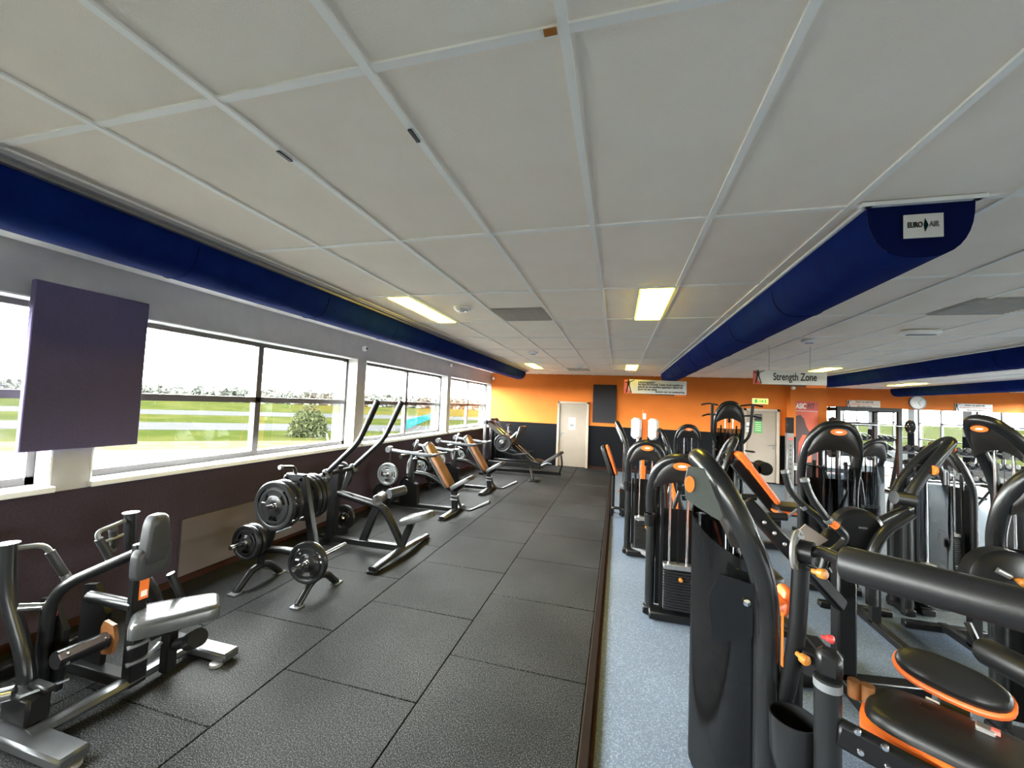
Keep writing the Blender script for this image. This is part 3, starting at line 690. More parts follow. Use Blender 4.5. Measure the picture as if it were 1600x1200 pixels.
P('seat_support', MB().box((-2.70, 1.96, .40), (.2, .16, .03)).beam((-2.78, 1.9, .33), (-2.66, 2.0, .40), .05, .04), 'frame')
P('chest_pad', MB().pad((-2.86, 1.905, .93), Z3, (-.25, .97, 0), (.97, .25, .0), .30, .19, .075, .45, .4, taper=.35), 'greyvinyl')
P('chest_pad_base', MB().pad((-2.875, 1.905, .79), Z3, (-.25, .97, 0), (.97, .25, .0), .20, .24, .07, .45, .4), 'greyvinyl')
P('boom', MB().tube([(-2.87, 1.87, .86), (-3.14, 1.66, .70), (-3.20, 1.63, .60), (-3.22, 1.63, .10)], .032, .09, 10), 'gun')
P('pivot_plate', MB().prism([(0, 0), (.16, 0), (.18, .35), (.06, .52), (-.05, .5), (-.06, .1)], (-3.3, 1.66, .08), X3, Z3, Y3*.03), 'frame')
P('pivot_plate', MB().prism([(0, 0), (.16, 0), (.18, .35), (.06, .52), (-.05, .5), (-.06, .1)], (-3.3, 1.86, .08), X3, Z3, Y3*.03), 'frame')
P('cross_tube', MB().tube([(-3.18, 1.80, .56), (-2.87, 1.85, .53)], .034, 0, 12), 'gun')
P('brace', MB().tube([(-2.84, 2.03, .66), (-2.80, 2.12, .40)], .024, 0, 8), 'gun')
P('counterweight_roll', MB().cyl((-3.0, 1.57, .34), (-3.0, 1.80, .325), .048, 20), 'plastic')
P('roll_stripe', MB().box((-2.962, 1.68, .365), (.012, .22, .035), rot=('Y', -.7)), 'brownpanel', smooth=False)
P('orange_end_plate', MB().prism([(-.03, -.10), (.05, -.085), (.075, 0), (.05, .085), (-.03, .10), (-.055, .06), (-.055, -.06)], (-3.0, 1.80, .335), X3, Z3, Y3*.022), 'tan')
for a, b in ((1.60, .37), (1.60, .32), (1.77, .36), (1.77, .31)): P('bolt', MB().cyl((-2.955, a, b), (-2.945, a, b), .009, 8), 'chrome')
for nm, x0, y0, x1, y1, z1 in (('lever_arm', -3.12, 1.53, -3.45, 1.545, .93), ('lever_arm', -3.2, 2.24, -3.46, 2.16, .955)):
    P(nm, MB().tube([(x0, y0, .14), (x0-.05, y0, .35), (x1+.03, y1, .65), (x1, y1, z1)], .055, .2, 12, flat=.6), 'gun')
    P('arm_cap', MB().cyl((x1, y1, z1), (x1, y1, z1+.006), .05, 12), 'silver')
def handle(pts, gi, name='handle'):
    h = P(name, MB().tube(pts, .016, .05, 8), 'silver')
    a, b = Vector(pts[gi]), Vector(pts[gi+1]); d = (b-a).normalized()
    obj('grip', MB().cyl(a.lerp(b, .22), a.lerp(b, .98), .024, 12), 'greyvinyl', T, world=True)
    obj('grip_cap', MB().cyl(a.lerp(b, .92), b+d*.012, .026, 12), 'silver', T, world=True)
handle([(-3.44, 1.555, .90), (-3.42, 1.69, .885), (-3.38, 1.785, .655)], 1)
handle([(-3.45, 2.12, .91), (-3.41, 1.93, .885), (-3.39, 2.02, .675)], 1)
handle([(-3.43, 2.00, .775), (-3.45, 2.075, .70), (-3.43, 2.04, .88)], 1)
P('grip_bar', MB().tube([(-3.42, 1.97, .80), (-3.42, 2.10, .82)], .012, 0, 8), 'silver')
P('weight_peg', MB().tube([(-3.22, 1.66, .56), (-3.28, 1.53, .60)], .022, 0, 12), 'chrome')
P('peg_end', MB().tube([(-3.0, 1.42, .27), (-3.12, 1.30, .27)], .035, 0, 12), 'chrome')
P('foot_mechanism', MB().box((-3.04, 1.49, .15), (.22, .10, .15), bev=.015).box((-2.98, 1.52, .24), (.16, .05, .03), bev=.008), 'plastic')
P('mechanism_rod', MB().tube([(-2.98, 1.43, .24), (-2.93, 1.60, .235)], .01, 0, 8), 'chrome')
P('side_knob', MB().cyl((-2.66, 2.06, .24), (-2.56, 2.03, .30), .055, 18).cyl((-2.74, 2.03, .22), (-2.62, 2.05, .27), .035, 14), 'plastic')
P('red_label', MB().box((-3.24, 1.66, .52), (.10, .004, .03)), 'red', smooth=False)

# ================================================================== PLATE TREE
T = thing('plate_tree', 'black weight plate tree on two arched feet in front of the brown wall panel', 'plate rack', (-3.05, 3.27, 0))
for x in (-2.70, -3.40):
    P('arched_foot', MB().tube([(x, 3.02, .012), (x, 3.07, .06), (x, 3.17, .155), (x, 3.27, .175), (x, 3.37, .155), (x, 3.47, .06), (x, 3.52, .012)], .034, .06, 10), 'gun')
    for y in (3.015, 3.525): P('foot_pad', MB().box((x, y, .008), (.09, .09, .016), bev=.004), 'silver')
P('cross_beam', MB().tube([(-2.70, 3.27, .17), (-2.72, 3.27, .33), (-3.05, 3.27, .36), (-3.38, 3.27, .33), (-3.40, 3.27, .17)], .036, .1, 10), 'gun')
for x0, x1 in ((-2.74, -2.95), (-3.36, -3.12)): P('upright', MB().beam((x0, 3.27, .3), (x1, 3.27, 1.08), .06, .075), 'gun')
P('top_joint', MB().beam((-3.14, 3.27, 1.07), (-2.93, 3.27, 1.07), .06, .07), 'gun')
P('name_oval', MB().lathe([(.0001, 0), (.05, 0), (.05, .01), (.0001, .01)], (-2.82, 3.225, .30), -Y3, 20), 'silver')
for x, z in ((-3.03, .85), (-2.69, .36), (-3.40, .45), (-2.88, .72)):
    for s in (-1, 1): P('weight_peg', MB().cyl((x, 3.27, z), (x, 3.27+s*(.34 if x != -2.88 else .26), z), .021, 14), 'chrome')
P('carry_handle', MB().tube([(-3.04, 3.27, 1.08), (-3.05, 3.25, 1.17), (-3.06, 3.10, 1.19)], .017, .03, 8), 'gun')
P('handle_end', MB().cyl((-3.06, 3.11, 1.19), (-3.06, 3.08, 1.19), .021, 12), 'silver')
for y, l in ((3.03, 'large black plate at the front of the plate tree top peg'), (3.12, 'large black plate second on the plate tree top peg')): plate((-3.03, y, .85), .225, .045, l, 'plates on the plate tree')
for k, l in enumerate(('large black plate behind the plate tree frame, first', 'large black plate behind the plate tree frame, second', 'large black plate behind the plate tree frame, third')): plate((-3.03, 3.36+k*.06, .85), .225, .045, l+' from the post', 'plates on the plate tree')
plate((-2.69, 3.10, .36), .19, .05, 'black plate low on the aisle side of the plate tree', 'plates on the plate tree', rz=.12)
plate((-3.40, 3.10, .45), .165, .045, 'smaller black plate low on the wall side of the plate tree', 'plates on the plate tree'); plate((-3.40, 3.16, .45), .165, .045, 'smaller black plate behind another on the wall side of the plate tree', 'plates on the plate tree')

# ================================================================== PULLDOWN WITH LONG ARMS
T = thing('pulldown_machine', 'dark pulldown machine with two long raised arms and a pale seat beside the plate tree', 'exercise machine', (-3.0, 4.4, 0)); YM = 4.4
P('front_foot', MB().tube([(-2.50, 3.83, .045), (-2.46, 4.4, .09), (-2.48, 5.03, .045)], .055, .5, 8, flat=.55, n=8), 'gun')
for y in (3.84, 5.02): P('rubber_foot', MB().box((-2.49, y, .012), (.11, .08, .024)), 'plastic')
P('base_beam', MB().beam((-2.5, YM, .085), (-3.65, YM, .075), .075, .07), 'gun')
P('rear_foot', MB().box((-3.62, YM, .04), (.1, .9, .08), bev=.012), 'gun')
P('spine', MB().tube([(-2.47, YM, .08), (-2.58, YM, .28), (-2.74, YM, .52), (-2.86, YM, .56), (-3.46, YM, .66)], .046, .14, 10), 'gun')
P('strut', MB().beam((-2.86, YM, .53), (-3.03, YM, .09), .06, .09), 'gun')
P('rear_column', MB().beam((-3.50, YM, .05), (-3.46, YM, 1.0), .09, .12, (1, 0, 0)), 'gun')
P('seat_post', MB().beam((-2.49, YM, .10), (-2.36, YM, .42), .05, .08, (1, 0, 0)), 'gun')
P('seat', MB().pad((-2.28, YM, .43), (.95, 0, .3), Y3, (-.3, 0, .95), .40, .33, .085, .4, .35, taper=.35), 'paleseat')
P('roller_post', MB().tube([(-2.84, YM, .55), (-2.78, YM, .68)], .028, 0, 8), 'gun')
for s in (-1, 1):
    r = P('thigh_roller', MB().cyl((-2.74, YM+s*.07, .69), (-2.66, YM+s*.30, .70), .06, 20), 'greyvinyl')
    obj('roller_end', MB().lathe([(.025, 0), (.058, 0), (.062, -.012), (.025, -.012)], (-2.66, YM+s*.30, .70), (.08, s*.23, .01), 20, True), 'alu', T, world=True)
    P('long_arm', MB().tube([(-3.42, YM+s*.25, .93), (-2.98, YM+s*.265, 1.34), (-2.75, YM+s*.27, 1.84)], .032, .12, 12), 'gun')
    P('arm_grip', MB().cyl((-2.87, YM+s*.267, 1.58), (-2.747, YM+s*.27, 1.848), .036, 14), 'vinyl')
    P('pivot_housing', MB().beam((-3.44, YM+s*.25, .98), (-3.36, YM+s*.25, .87), .07, .10, (0, 1, 0), .02), 'satin')
    P('lower_lever', MB().tube([(-3.42, YM+s*.25, .93), (-3.62, YM+s*.28, .84), (-3.80, YM+s*.30, .76)], .03, .08, 10), 'gun')
    P('linkage', MB().beam((-3.43, YM+s*.20, .92), (-3.48, YM+s*.16, .60), .04, .06), 'satin')
    P('weight_peg', MB().cyl((-3.78, YM+s*.30, .77), (-3.78, YM+s*.62, .77), .022, 12), 'chrome')
P('pivot_axle', MB().cyl((-3.41, YM-.3, .93), (-3.41, YM+.3, .93), .028, 12), 'frame')
plate((-3.78, 4.86, .77), .20, .05, 'black plate on the far peg of the long-armed pulldown machine', 'plates on the pulldown machine')
plate((-3.66, 4.86, .20), .17, .05, 'black plate stored low behind the long-armed pulldown machine', 'plates on the pulldown machine')

# ================================================================== INCLINE PRESSES
def press(y, label, k):
    global T
    T = thing('incline_press_machine', label, 'exercise machine', (-3.0, y, 0))
    P('front_foot', MB().tube([(-2.64, y-.44, .035), (-2.60, y, .075), (-2.64, y+.44, .035)], .055, .3, 8, flat=.5, n=6), 'gun')
    for s in (-1, 1): P('rubber_foot', MB().box((-2.64, y+s*.42, .01), (.11, .07, .02)), 'plastic')
    P('base_beam', MB().beam((-2.62, y, .07), (-3.85, y, .06), .075, .06), 'gun')
    P('rear_foot', MB().box((-3.85, y, .035), (.1, .8, .07), bev=.012), 'gun')
    P('seat_column', MB().beam((-2.60, y, .05), (-2.63, y, .38), .075, .09, (1, 0, 0)), 'frame')
    for z in (.24, .30): P('height_clamp', MB().box((-2.61, y, z), (.12, .12, .028), bev=.006), 'silver')
    u = Vector((-.56, 0, .83)).normalized(); n_ = Vector((.83, 0, .56)).normalized()
    c = Vector((-2.92, y, .78))
    P('backrest_shell', MB().beam(c-u*.40-n_*.045, c+u*.43-n_*.045, .24, .05, n_, .012), 'greyvinyl')
    P('backrest', MB().pad(c-n_*.02, u, Y3, n_, .86, .27, .07, .35, .3, taper=.12), 'tan')
    P('headrest_cap', MB().pad(c+u*.40-n_*.05, u, Y3, n_, .10, .22, .09, .7, .5), 'greyvinyl')
    P('seat', MB().pad((-2.47, y, .50), (.86, 0, .5), Y3, (-.5, 0, .86), .40, .30, .075, .3, .35), 'greyvinyl')
    P('seat_bracket', MB().beam((-2.64, y, .36), (-2.46, y, .49), .05, .05), 'frame')
    P('foot_bar', MB().tube([(-2.58, y, .30), (-2.50, y, .11), (-2.33, y-.02, .08), (-1.99, y-.03, .26)], .022, .08, 10), 'gun')
    P('foot_grip', MB().cyl((-2.16, y-.025, .17), (-1.98, y-.03, .265), .029, 12), 'greyvinyl')
    P('rear_column', MB().beam((-3.45, y, .06), (-3.42, y, .86), .09, .11, (1, 0, 0)), 'gun')
    P('spine', MB().tube([(-2.64, y, .38), (-3.1, y, .60), (-3.44, y, .62)], .04, .1, 10), 'gun')
    P('pivot_beam', MB().cyl((-3.46, y-.36, .93), (-3.46, y+.36, .93), .035, 12), 'gun')
    for s in (-1, 1):
        P('press_arm', MB().tube([(-3.60, y+s*.45, 1.04), (-3.36, y+s*.45, 1.02), (-2.90, y+s*.42, .99), (-2.82, y+s*.36, 1.00)], .034, .08, 12, flat=.8), 'satin')
        P('arm_end', MB().cyl((-3.62, y+s*.40, 1.05), (-3.62, y+s*.50, 1.05), .05, 16), 'satin')
        P('press_handle', MB().tube([(-2.86, y+s*.42, 1.0), (-2.74, y+s*.40, 1.03), (-2.70, y+s*.22, 1.03)], .017, .04, 8), 'satin')
        P('drop_link', MB().beam((-3.22, y+s*.42, 1.0), (-3.30, y+s*.36, .62), .035, .06), 'satin')
        P('hanger', MB().cyl((-3.60, y+s*.45, 1.03), (-3.59, y+s*.45, .66), .014, 8), 'gun')
        P('weight_peg', MB().cyl((-3.58, y+s*.38, .66), (-3.58, y+s*.66, .66), .022, 12), 'chrome')
        P('storage_peg', MB().cyl((-3.72, y+s*.06, .30), (-3.72, y+s*.5, .30), .02, 10), 'chrome')
        P('link_arm', MB().tube([(-3.42, y+s*.10, .86), (-3.35, y+s*.3, .80), (-3.30, y+s*.38, .66)], .026, .06, 8), 'frame')
    P('adjust_rod', MB().tube([(-3.46, y, .86), (-3.40, y, 1.05), (-3.36, y, 1.18)], .02, .04, 8), 'chrome')
    P('rear_guard', MB().prism([(0, 0), (.34, 0), (.30, .35), (.10, .42), (-.02, .3)], (-3.62, y-.05, .08), X3, Z3, Y3*.1), 'frame')
press(6.3, 'incline press machine with worn orange backrest beside the long-armed pulldown', 0)
press(8.15, 'incline press machine with worn orange backrest beside the leg press', 1)
for y, a in ((6.3, 'nearer the pulldown machine'), (8.15, 'nearer the leg press')):
    plate((-3.58, y-.53, .66), .18, .05, 'grey four-spoke plate hung on the front lever of the incline press '+a, 'plates on the incline presses', 'star')
    plate((-3.58, y+.53, .66), .18, .05, 'plate hung on the rear lever of the incline press '+a, 'plates on the incline presses', 'star')
    plate((-3.72, y-.40, .30), .19, .05, 'black plate stored low at the back of the incline press '+a, 'plates on the incline presses')
    plate((-3.72, y+.40, .30), .17, .05, 'black plate stored low on the far side of the incline press '+a, 'plates on the incline presses')

# ================================================================== LEG PRESS
T = thing('leg_press_machine', 'long angled leg press machine in the corner by the cream door', 'exercise machine', (-2.4, 10.4, 0)); y = 10.4
for s in (-1, 1):
    P('guide_rail', MB().beam((-3.45, y+s*.22, 1.40), (-2.10, y+s*.22, .36), .05, .09), 'frame')
    P('rail_tube', MB().cyl((-3.40, y+s*.14, 1.40), (-2.12, y+s*.14, .40), .018, 10), 'chrome')
    P('upright', MB().box((-3.42, y+s*.28, .69), (.07, .07, 1.38), bev=.008), 'satin' if s < 0 else 'frame')
    P('weight_peg', MB().cyl((-2.85, y+s*.26, .86), (-2.85, y+s*.66, .86), .022, 12), 'chrome')
    P('stop_bar', MB().tube([(-2.9, y+s*.3, .62), (-2.62, y+s*.3, .56), (-2.2, y+s*.32, .62)], .02, .06, 8), 'satin')
P('top_bar', MB().box((-3.42, y, 1.36), (.09, .64, .08), bev=.01), 'frame')
P('base_beam', MB().beam((-3.3, y-.26, .30), (-1.95, y-.26, .30), .08, .11), 'gun')
P('base_beam', MB().beam((-3.3, y+.26, .30), (-1.95, y+.26, .30), .08, .11), 'gun')
P('lower_beam', MB().beam((-3.3, y, .10), (-1.40, y+.1, .10), .09, .08), 'frame')
P('front_leg', MB().beam((-2.15, y-.30, .28), (-1.97, y-.72, .03), .05, .06), 'frame')
P('foot', MB().box((-1.96, y-.74, .02), (.24, .16, .04), bev=.01), 'plastic')
P('rear_foot', MB().box((-3.42, y, .03), (.14, .9, .06), bev=.01), 'frame')
P('sled', MB().box((-2.80, y, .90), (.30, .5, .14), rot=('Y', .66), bev=.02), 'frame')
P('foot_plate', MB().box((-2.52, y, 1.06), (.06, .62, .50), rot=('Y', .30), bev=.02), 'plastic')
P('sled_strut', MB().tube([(-2.82, y-.15, .9), (-2.56, y-.12, 1.14)], .022, 0, 8), 'chrome')
P('sled_handle', MB().tube([(-2.86, y, .95), (-2.86, y, 1.30)], .02, 0, 8), 'chrome')
P('handle_knob', MB().cyl((-2.86, y-.1, 1.30), (-2.86, y+.1, 1.30), .04, 14), 'frame')
P('backrest', MB().pad((-1.62, y, .46), (.83, 0, .56), Y3, (-.56, 0, .83), .68, .42, .09, .35, .35), 'vinyl')
P('seat', MB().pad((-1.98, y, .36), (.9, 0, -.2), Y3, (.2, 0, .9), .26, .42, .08, .35, .35), 'vinyl')
P('backrest_support', MB().tube([(-1.40, y, .60), (-1.36, y, .35), (-1.44, y+.05, .12)], .022, .08, 8), 'frame')
P('side_handle', MB().tube([(-1.86, y-.30, .34), (-1.70, y-.32, .42), (-1.60, y-.32, .40)], .018, .05, 8), 'silver')
plate((-2.85, y-.42, .86), .225, .05, 'large black plate on the leg press sled facing the incline press', 'plates on the leg press'); plate((-2.85, y-.52, .86), .225, .045, 'large black plate on the outer end of the leg press peg', 'plates on the leg press')
plate((-2.85, y+.44, .86), .225, .05, 'large black plate on the leg press sled facing the end wall', 'plates on the leg press')
T = thing('hack_squat_frame', 'black angled squat sled frame standing in the corner behind the leg press', 'exercise machine', (-3.3, 11.75, 0)); y = 11.75
for s in (-1, 1):
    P('sloping_rail', MB().beam((-3.72, y+s*.25, 1.42), (-2.6, y+s*.25, .12), .05, .08), 'frame')
    P('rear_post', MB().box((-3.70, y+s*.25, .7), (.07, .07, 1.4), bev=.008), 'frame')
P('top_bar', MB().box((-3.70, y, 1.38), (.08, .62, .07), bev=.01), 'frame'); P('base_bar', MB().beam((-3.7, y, .05), (-2.5, y, .05), .09, .08), 'frame')
P('shoulder_pad', MB().pad((-3.2, y-.16, .92), (.6, 0, -.7), Y3, (.7, 0, .6), .22, .12, .09, .4, .4), 'vinyl'); P('shoulder_pad', MB().pad((-3.2, y+.16, .92), (.6, 0, -.7), Y3, (.7, 0, .6), .22, .12, .09, .4, .4), 'vinyl')
P('foot_platform', MB().box((-2.55, y, .16), (.34, .55, .03), rot=('Y', -.4), bev=.008), 'gun')

# ================================================================== SELECTORISED TOWERS
SP_MESH = MB().box((0, 0, 0), (.25, .11, .021), bev=.003).mesh('stack_plate', M['iron'])
def hoop(H, w, lean):
    h = w/2
    L = [(-h, 0, 0), (-h, 0, .60*H), (-h*1.06, -.10*lean, .70*H), (-h*1.04, -.38*lean, .82*H), (-h*.86, -.68*lean, .92*H), (-h*.48, -.93*lean, .985*H), (0, -lean, H)]
    return L+[(-x, yy, z) for x, yy, z in L[-2::-1]]
def tower(T, H=1.5, w=.5, r=.043, lean=.28, shroud=None, cup=False, stack=14, badge=True, tube='tube', panel='cowl', matrix=False, zb=.79):
    def Q(n, mb, m, par=T, **k): return obj(n, mb, m, par, **k)
    hp = hoop(H, w, lean)
    Q('frame_hoop', MB().tube(hp, r, .12, 12, n=6), tube)
    # crown panel hung inside the hoop
    curve = fillet(hp[2:-2], .12, 6); top = []
    nx = 12; vs = []; fs = []
    def top_at(x):
        best = None
        for a, b in zip(curve, curve[1:]):
            if min(a.x, b.x)-1e-6 <= x <= max(a.x, b.x)+1e-6:
                t = 0 if abs(b.x-a.x) < 1e-9 else (x-a.x)/(b.x-a.x); p = a.lerp(b, t)
                if best is None or p.z > best.z: best = p
        return best or Vector((x, -.4*lean, .82*H))
    nz = 5
    for i in range(nx+1):
        fx = -1+2*i/nx; x = fx*w/2*.98; tp = top_at(x); zbot = H*(zb+.05*(1-fx*fx)); 
        if tp.z < zbot+.02: tp = Vector((x, tp.y, zbot+.02))
        yb = -lean*.55
        for j in range(nz+1):
            t = j/nz; z = tp.z+(zbot-tp.z)*t; yy = tp.y+(yb-tp.y)*t-.05*math.sin(math.pi*t)*(1-fx*fx*.6)-.012
            vs.append((x, yy, z))
    k = nz+1; n0 = len(vs)
    for i in range(nx):
        for j in range(nz): fs.append((i*k+j, i*k+j+1, (i+1)*k+j+1, (i+1)*k+j))
    vs += [(x, yy+.055, z) for x, yy, z in vs]
    fs += [tuple(q+n0 for q in f) for f in fs]
    rim = [i*k for i in range(nx+1)]+[nx*k+j for j in range(1, k)]+[i*k+nz for i in range(nx-1, -1, -1)]+[j for j in range(nz-1, 0, -1)]
    for a, b in zip(rim, rim[1:]+rim[:1]): fs.append((a, b, b+n0, a+n0))
    cr = Q('crown_panel', MB().add(vs, fs), panel)
    if badge:
        mid = [Vector(vs[(nx//2)*k+j]) for j in (1, 2)]; c = (mid[0]+mid[1])/2; dn = (mid[1]-mid[0]).normalized(); nn = X3.cross(dn).normalized()
        if nn.y > 0: nn = -nn
        ring = [(math.cos(2*math.pi*a/24)*.075, math.sin(2*math.pi*a/24)*.034) for a in range(24)]
        bd = Q('orange_badge', MB().prism(ring, c+nn*.002, X3, -dn, nn*.008), 'orangep')
        Q('badge_mark', MB().prism([(-.035, -.008), (.0, -.012), (.03, -.006), (.036, .008), (.0, .012), (-.03, .006)], c+nn*.0105, X3, -dn, nn*.001), 'signw', bd, smooth=False)
    for s in (-1, 1): Q('guide_rod', MB().cyl((s*.075, -lean*.42, .10), (s*.075, -lean*.42, H*.85), .012, 10), 'chrome')
    Q('cable', MB().cyl((0, -lean*.42, .5), (0, -lean*.42, H*.85), .005, 6), 'frame')
    Q('pulley', MB().cyl((-.02, -lean*.42, H*.82), (.02, -lean*.42, H*.82), .05, 16), 'plastic')
    for i in range(stack):
        o = obj('stack_plate', SP_MESH, 'iron', T); o.location = (0, -lean*.42, .13+i*.0245)
    Q('stack_head', MB().box((0, -lean*.42, .13+stack*.0245+.02), (.25, .1, .045), bev=.006), 'silver')
    Q('selector_pin', MB().lathe([(.0001, 0), (.018, 0), (.02, .012), (.012, .03), (.0001, .032)], (.02, -lean*.42-.055, .13+.0245*(stack-3)), -Y3, 12), 'amber')
    Q('base_frame', MB().box((0, -lean*.4, .045), (w+.02, .12, .07), bev=.01).box((0, 0, .035), (w+.12, .08, .07), bev=.01), 'frame')
    for s in (-1, 1):
        Q('leveling_foot', MB().cyl((s*w/2, 0, 0), (s*w/2, 0, .012), .055, 14), 'plastic')
        Q('side_rail', MB().box((s*min(.15, w*.3), -lean*.25, .42*H), (.03, .03, .70*H), bev=.004), 'frame')
    Q('rear_cover', MB().box((0, .015, .36*H), (w-.09, .012, .60*H), bev=.004), 'plastic')
    if shroud:
        vs = []; fs = []; n = 12; rx, ry = w/2-.03, lean*.95
        for i in range(n+1):
            a = math.pi*i/n; x = -math.cos(a)*rx; yy = -.04-math.sin(a)**.8*ry; zt = H*(.86-.15*(i/n)**1.5) if shroud == 'smoke' else H*.74
            vs += [(x, yy, .06), (x, yy, zt), (x*.975, yy+.006, .06), (x*.975, yy+.006, zt)]
        for i in range(n):
            a, b = i*4, (i+1)*4; fs += [(a, b, b+1, a+1), (a+2, a+3, b+3, b+2), (a+1, b+1, b+3, a+3), (a, a+2, b+2, b)]
        Q('shroud', MB().add(vs, fs), shroud)
    if cup:
        Q('bottle_holder', MB().lathe([(.0001, 0), (.04, 0), (.05, .11), (.046, .11), (.036, .01), (.0001, .01)], (-w/2-.02, -.08, .83), Z3, 18), 'plastic')
    if matrix:
        ring = MB().lathe([(.095, 0), (.105, 0), (.105, .004), (.095, .004)], (0, 0, 0), -Y3, 32, True)
        ring.v = [Vector((v.x*1.0, v.y-lean*1.0-.02, v.z*.45+.50)) for v in ring.v]; Q('maker_oval', ring, 'silver')
        t = text('maker_lettering', 'MATRIX', .045, (0, 0, 0), X3, Z3, 'silver', None, .02, 'CENTER'); t.parent = T; t.location = (0, -lean-.024, .486)
def seat_unit(T, x, y, face, back=True, seat_z=.5, col='vinyl', lean_=.25, arms=True, piping='orange'):
    """seat, backrest and frame in the local frame of T; face = local heading of the sitter"""
    f = Vector((math.cos(face), math.sin(face), 0)); l = Vector((-f.y, f.x, 0)); c = Vector((x, y, 0))
    Q = lambda n, mb, m: obj(n, mb, m, T)
    Q('base_beam', MB().beam(c-f*.45+Z3*.05, c+f*.35+Z3*.05, .07, .06), 'frame')
    Q('cross_foot', MB().beam(c+f*.33-l*.3+Z3*.035, c+f*.33+l*.3+Z3*.035, .07, .06), 'frame')
    Q('seat_post', MB().beam(c+Z3*.05, c+Z3*(seat_z-.03), .07, .07, f), 'frame')
    Q('seat_piping', MB().pad(c+Z3*(seat_z-.05), f, l, Z3, .45, .40, .04, .35, .2, taper=.25), piping)
    Q('seat', MB().pad(c+Z3*(seat_z-.02), f, l, Z3, .43, .38, .07, .35, .4, taper=.25), col)
    if back:
        u = (Z3-f*lean_).normalized(); n_ = (f+Z3*lean_).normalized(); b = c-f*.26+Z3*(seat_z+.42)
        Q('backrest_piping', MB().pad(b-n_*.03, u, l, n_, .70, .36, .035, .4, .2), piping)
        Q('backrest', MB().pad(b, u, l, n_, .66, .32, .065, .4, .4), col)
        Q('back_post', MB().tube([c-f*.30+Z3*.06, c-f*.34+Z3*(seat_z+.1), b-n_*.06+u*.2], .03, .1, 8), 'frame')
    if arms:
        for s in (-1, 1):
            Q('press_arm', MB().tube([c-f*.32+l*s*.28+Z3*(seat_z+.1), c-f*.2+l*s*.36+Z3*(seat_z+.55), c+f*.12+l*s*.36+Z3*(seat_z+.60)], .024, .12, 10), 'tube')
            Q('handle_grip', MB().cyl(c+f*.0+l*s*.36+Z3*(seat_z+.597), c+f*.13+l*s*.36+Z3*(seat_z+.602), .03, 12), 'vinyl')

FZ = -.03
# ---- back extension (nearest machine, right)
T = thing('back_extension_machine', 'large black back extension machine with thick roller, smoked tower and orange-edged seat', 'exercise machine', (.70, 2.42, FZ), -math.pi/2)
tower(T, 1.655, .50, .054, .26, 'smoke', stack=16, badge=False, panel='cowl', zb=.76)
P('crown_side_plate', MB().prism([(-.135, .045), (-.15, -.03), (-.142, -.115), (-.09, -.15), (.01, -.205), (.025, -.18), (-.06, .04)], (.48, 2.16, 1.555), X3, Z3, Y3*.014), 'crownside')
P('plate_badge', MB().prism([(math.cos(a*math.pi/10)*.022, math.sin(a*math.pi/10)*.04) for a in range(20)], (.352, 2.158, 1.515), X3, Z3, Y3*-.006), 'orangep')
P('side_plate', MB().prism([(0, 0), (.17, .06), (.17, .30), (.03, .33), (-.02, .22)], (.46, 2.13, .78), X3, Z3, Y3*.012), 'smoke')
P('side_bolt', MB().lathe([(.0001, 0), (.02, 0), (.016, .015), (.0001, .02)], (.60, 2.128, 1.0), -Y3, 14), 'chrome')
P('orange_stripe', MB().box((.748, 2.125, .86), (.006, .012, .24)), 'orangep', smooth=False)
P('floor_frame', MB().beam((.55, 2.35, .02), (1.35, 1.90, .02), .08, .06).beam((.85, 1.6, .02), (1.25, 2.55, .02), .08, .06), 'frame')
P('swing_arm', MB().tube([(.72, 2.2, .42), (.77, 2.14, .60), (.80, 2.11, .88), (.815, 2.11, 1.22)], .036, .12, 12, flat=.8), 'frame')
ud = Vector((.83, -.56, 0)); pc = Vector((.80, 2.11, 1.27))
dsk = P('range_disc', MB().lathe([(.0001, -.01), (.085, -.01), (.092, 0), (.085, .01), (.0001, .01)], pc, ud, 28), 'alu')
for k in range(12):
    a = 2*math.pi*k/12; q = pc+(Vector((.56, .83, 0))*math.cos(a)+Z3*math.sin(a))*.072
    P('range_hole', MB().cyl(q+ud*.0105, q+ud*.013, .006, 8), 'chrome')
P('hub', MB().cyl(pc+ud*.01, pc+ud*.06, .05, 18), 'frame')
P('roller_arm', MB().tube([pc+ud*.04, pc+ud*.09+Z3*.02, (.90, 1.87, 1.305)], .024, .03, 12), 'frame')
ra, rb = Vector((.868, 1.90, 1.303)), Vector((1.43, 1.43, 1.318)); rd = (rb-ra).normalized()
P('back_roller', MB().lathe([(.0001, 0), (.045, 0), (.060, .008), (.066, .025), (.066, .69), (.060, .70), (.0001, .71)], ra, rd, 28), 'vinyl')
P('crank_handle', MB().tube([pc+ud*.02-Z3*.06, pc+ud*.07-Z3*.075, pc+ud*.12-Z3*.05], .011, .03, 8), 'frame')
def knob(c, d, m='amber', s=1.0): P('adjust_knob', MB().lathe([(.0001, 0), (.011*s, 0), (.011*s, .02*s), (.02*s, .028*s), (.022*s, .05*s), (.015*s, .058*s), (.0001, .06*s)], c, d, 14), m)
knob((.835, 2.05, 1.205), (.5, -.8, .1)); knob((.79, 2.08, .83), (.3, -.9, 0)); knob((.88, 2.08, .92), (.9, -.3, 0), 'red', .8)
P('lever_link', MB().beam((.82, 2.1, .80), (.90, 2.05, .80), .06, .10), 'frame')
P('front_post', MB().tube([(.835, 1.92, -.02), (.835, 1.92, .84)], .046, 0, 14), 'tube')
P('post_cap', MB().box((.85, 1.94, .885), (.085, .075, .11), rot=('Z', -.5), bev=.02), 'plastic')
P('post_ring', MB().cyl((.835, 1.92, .80), (.835, 1.92, .83), .0475, 16), 'silver')
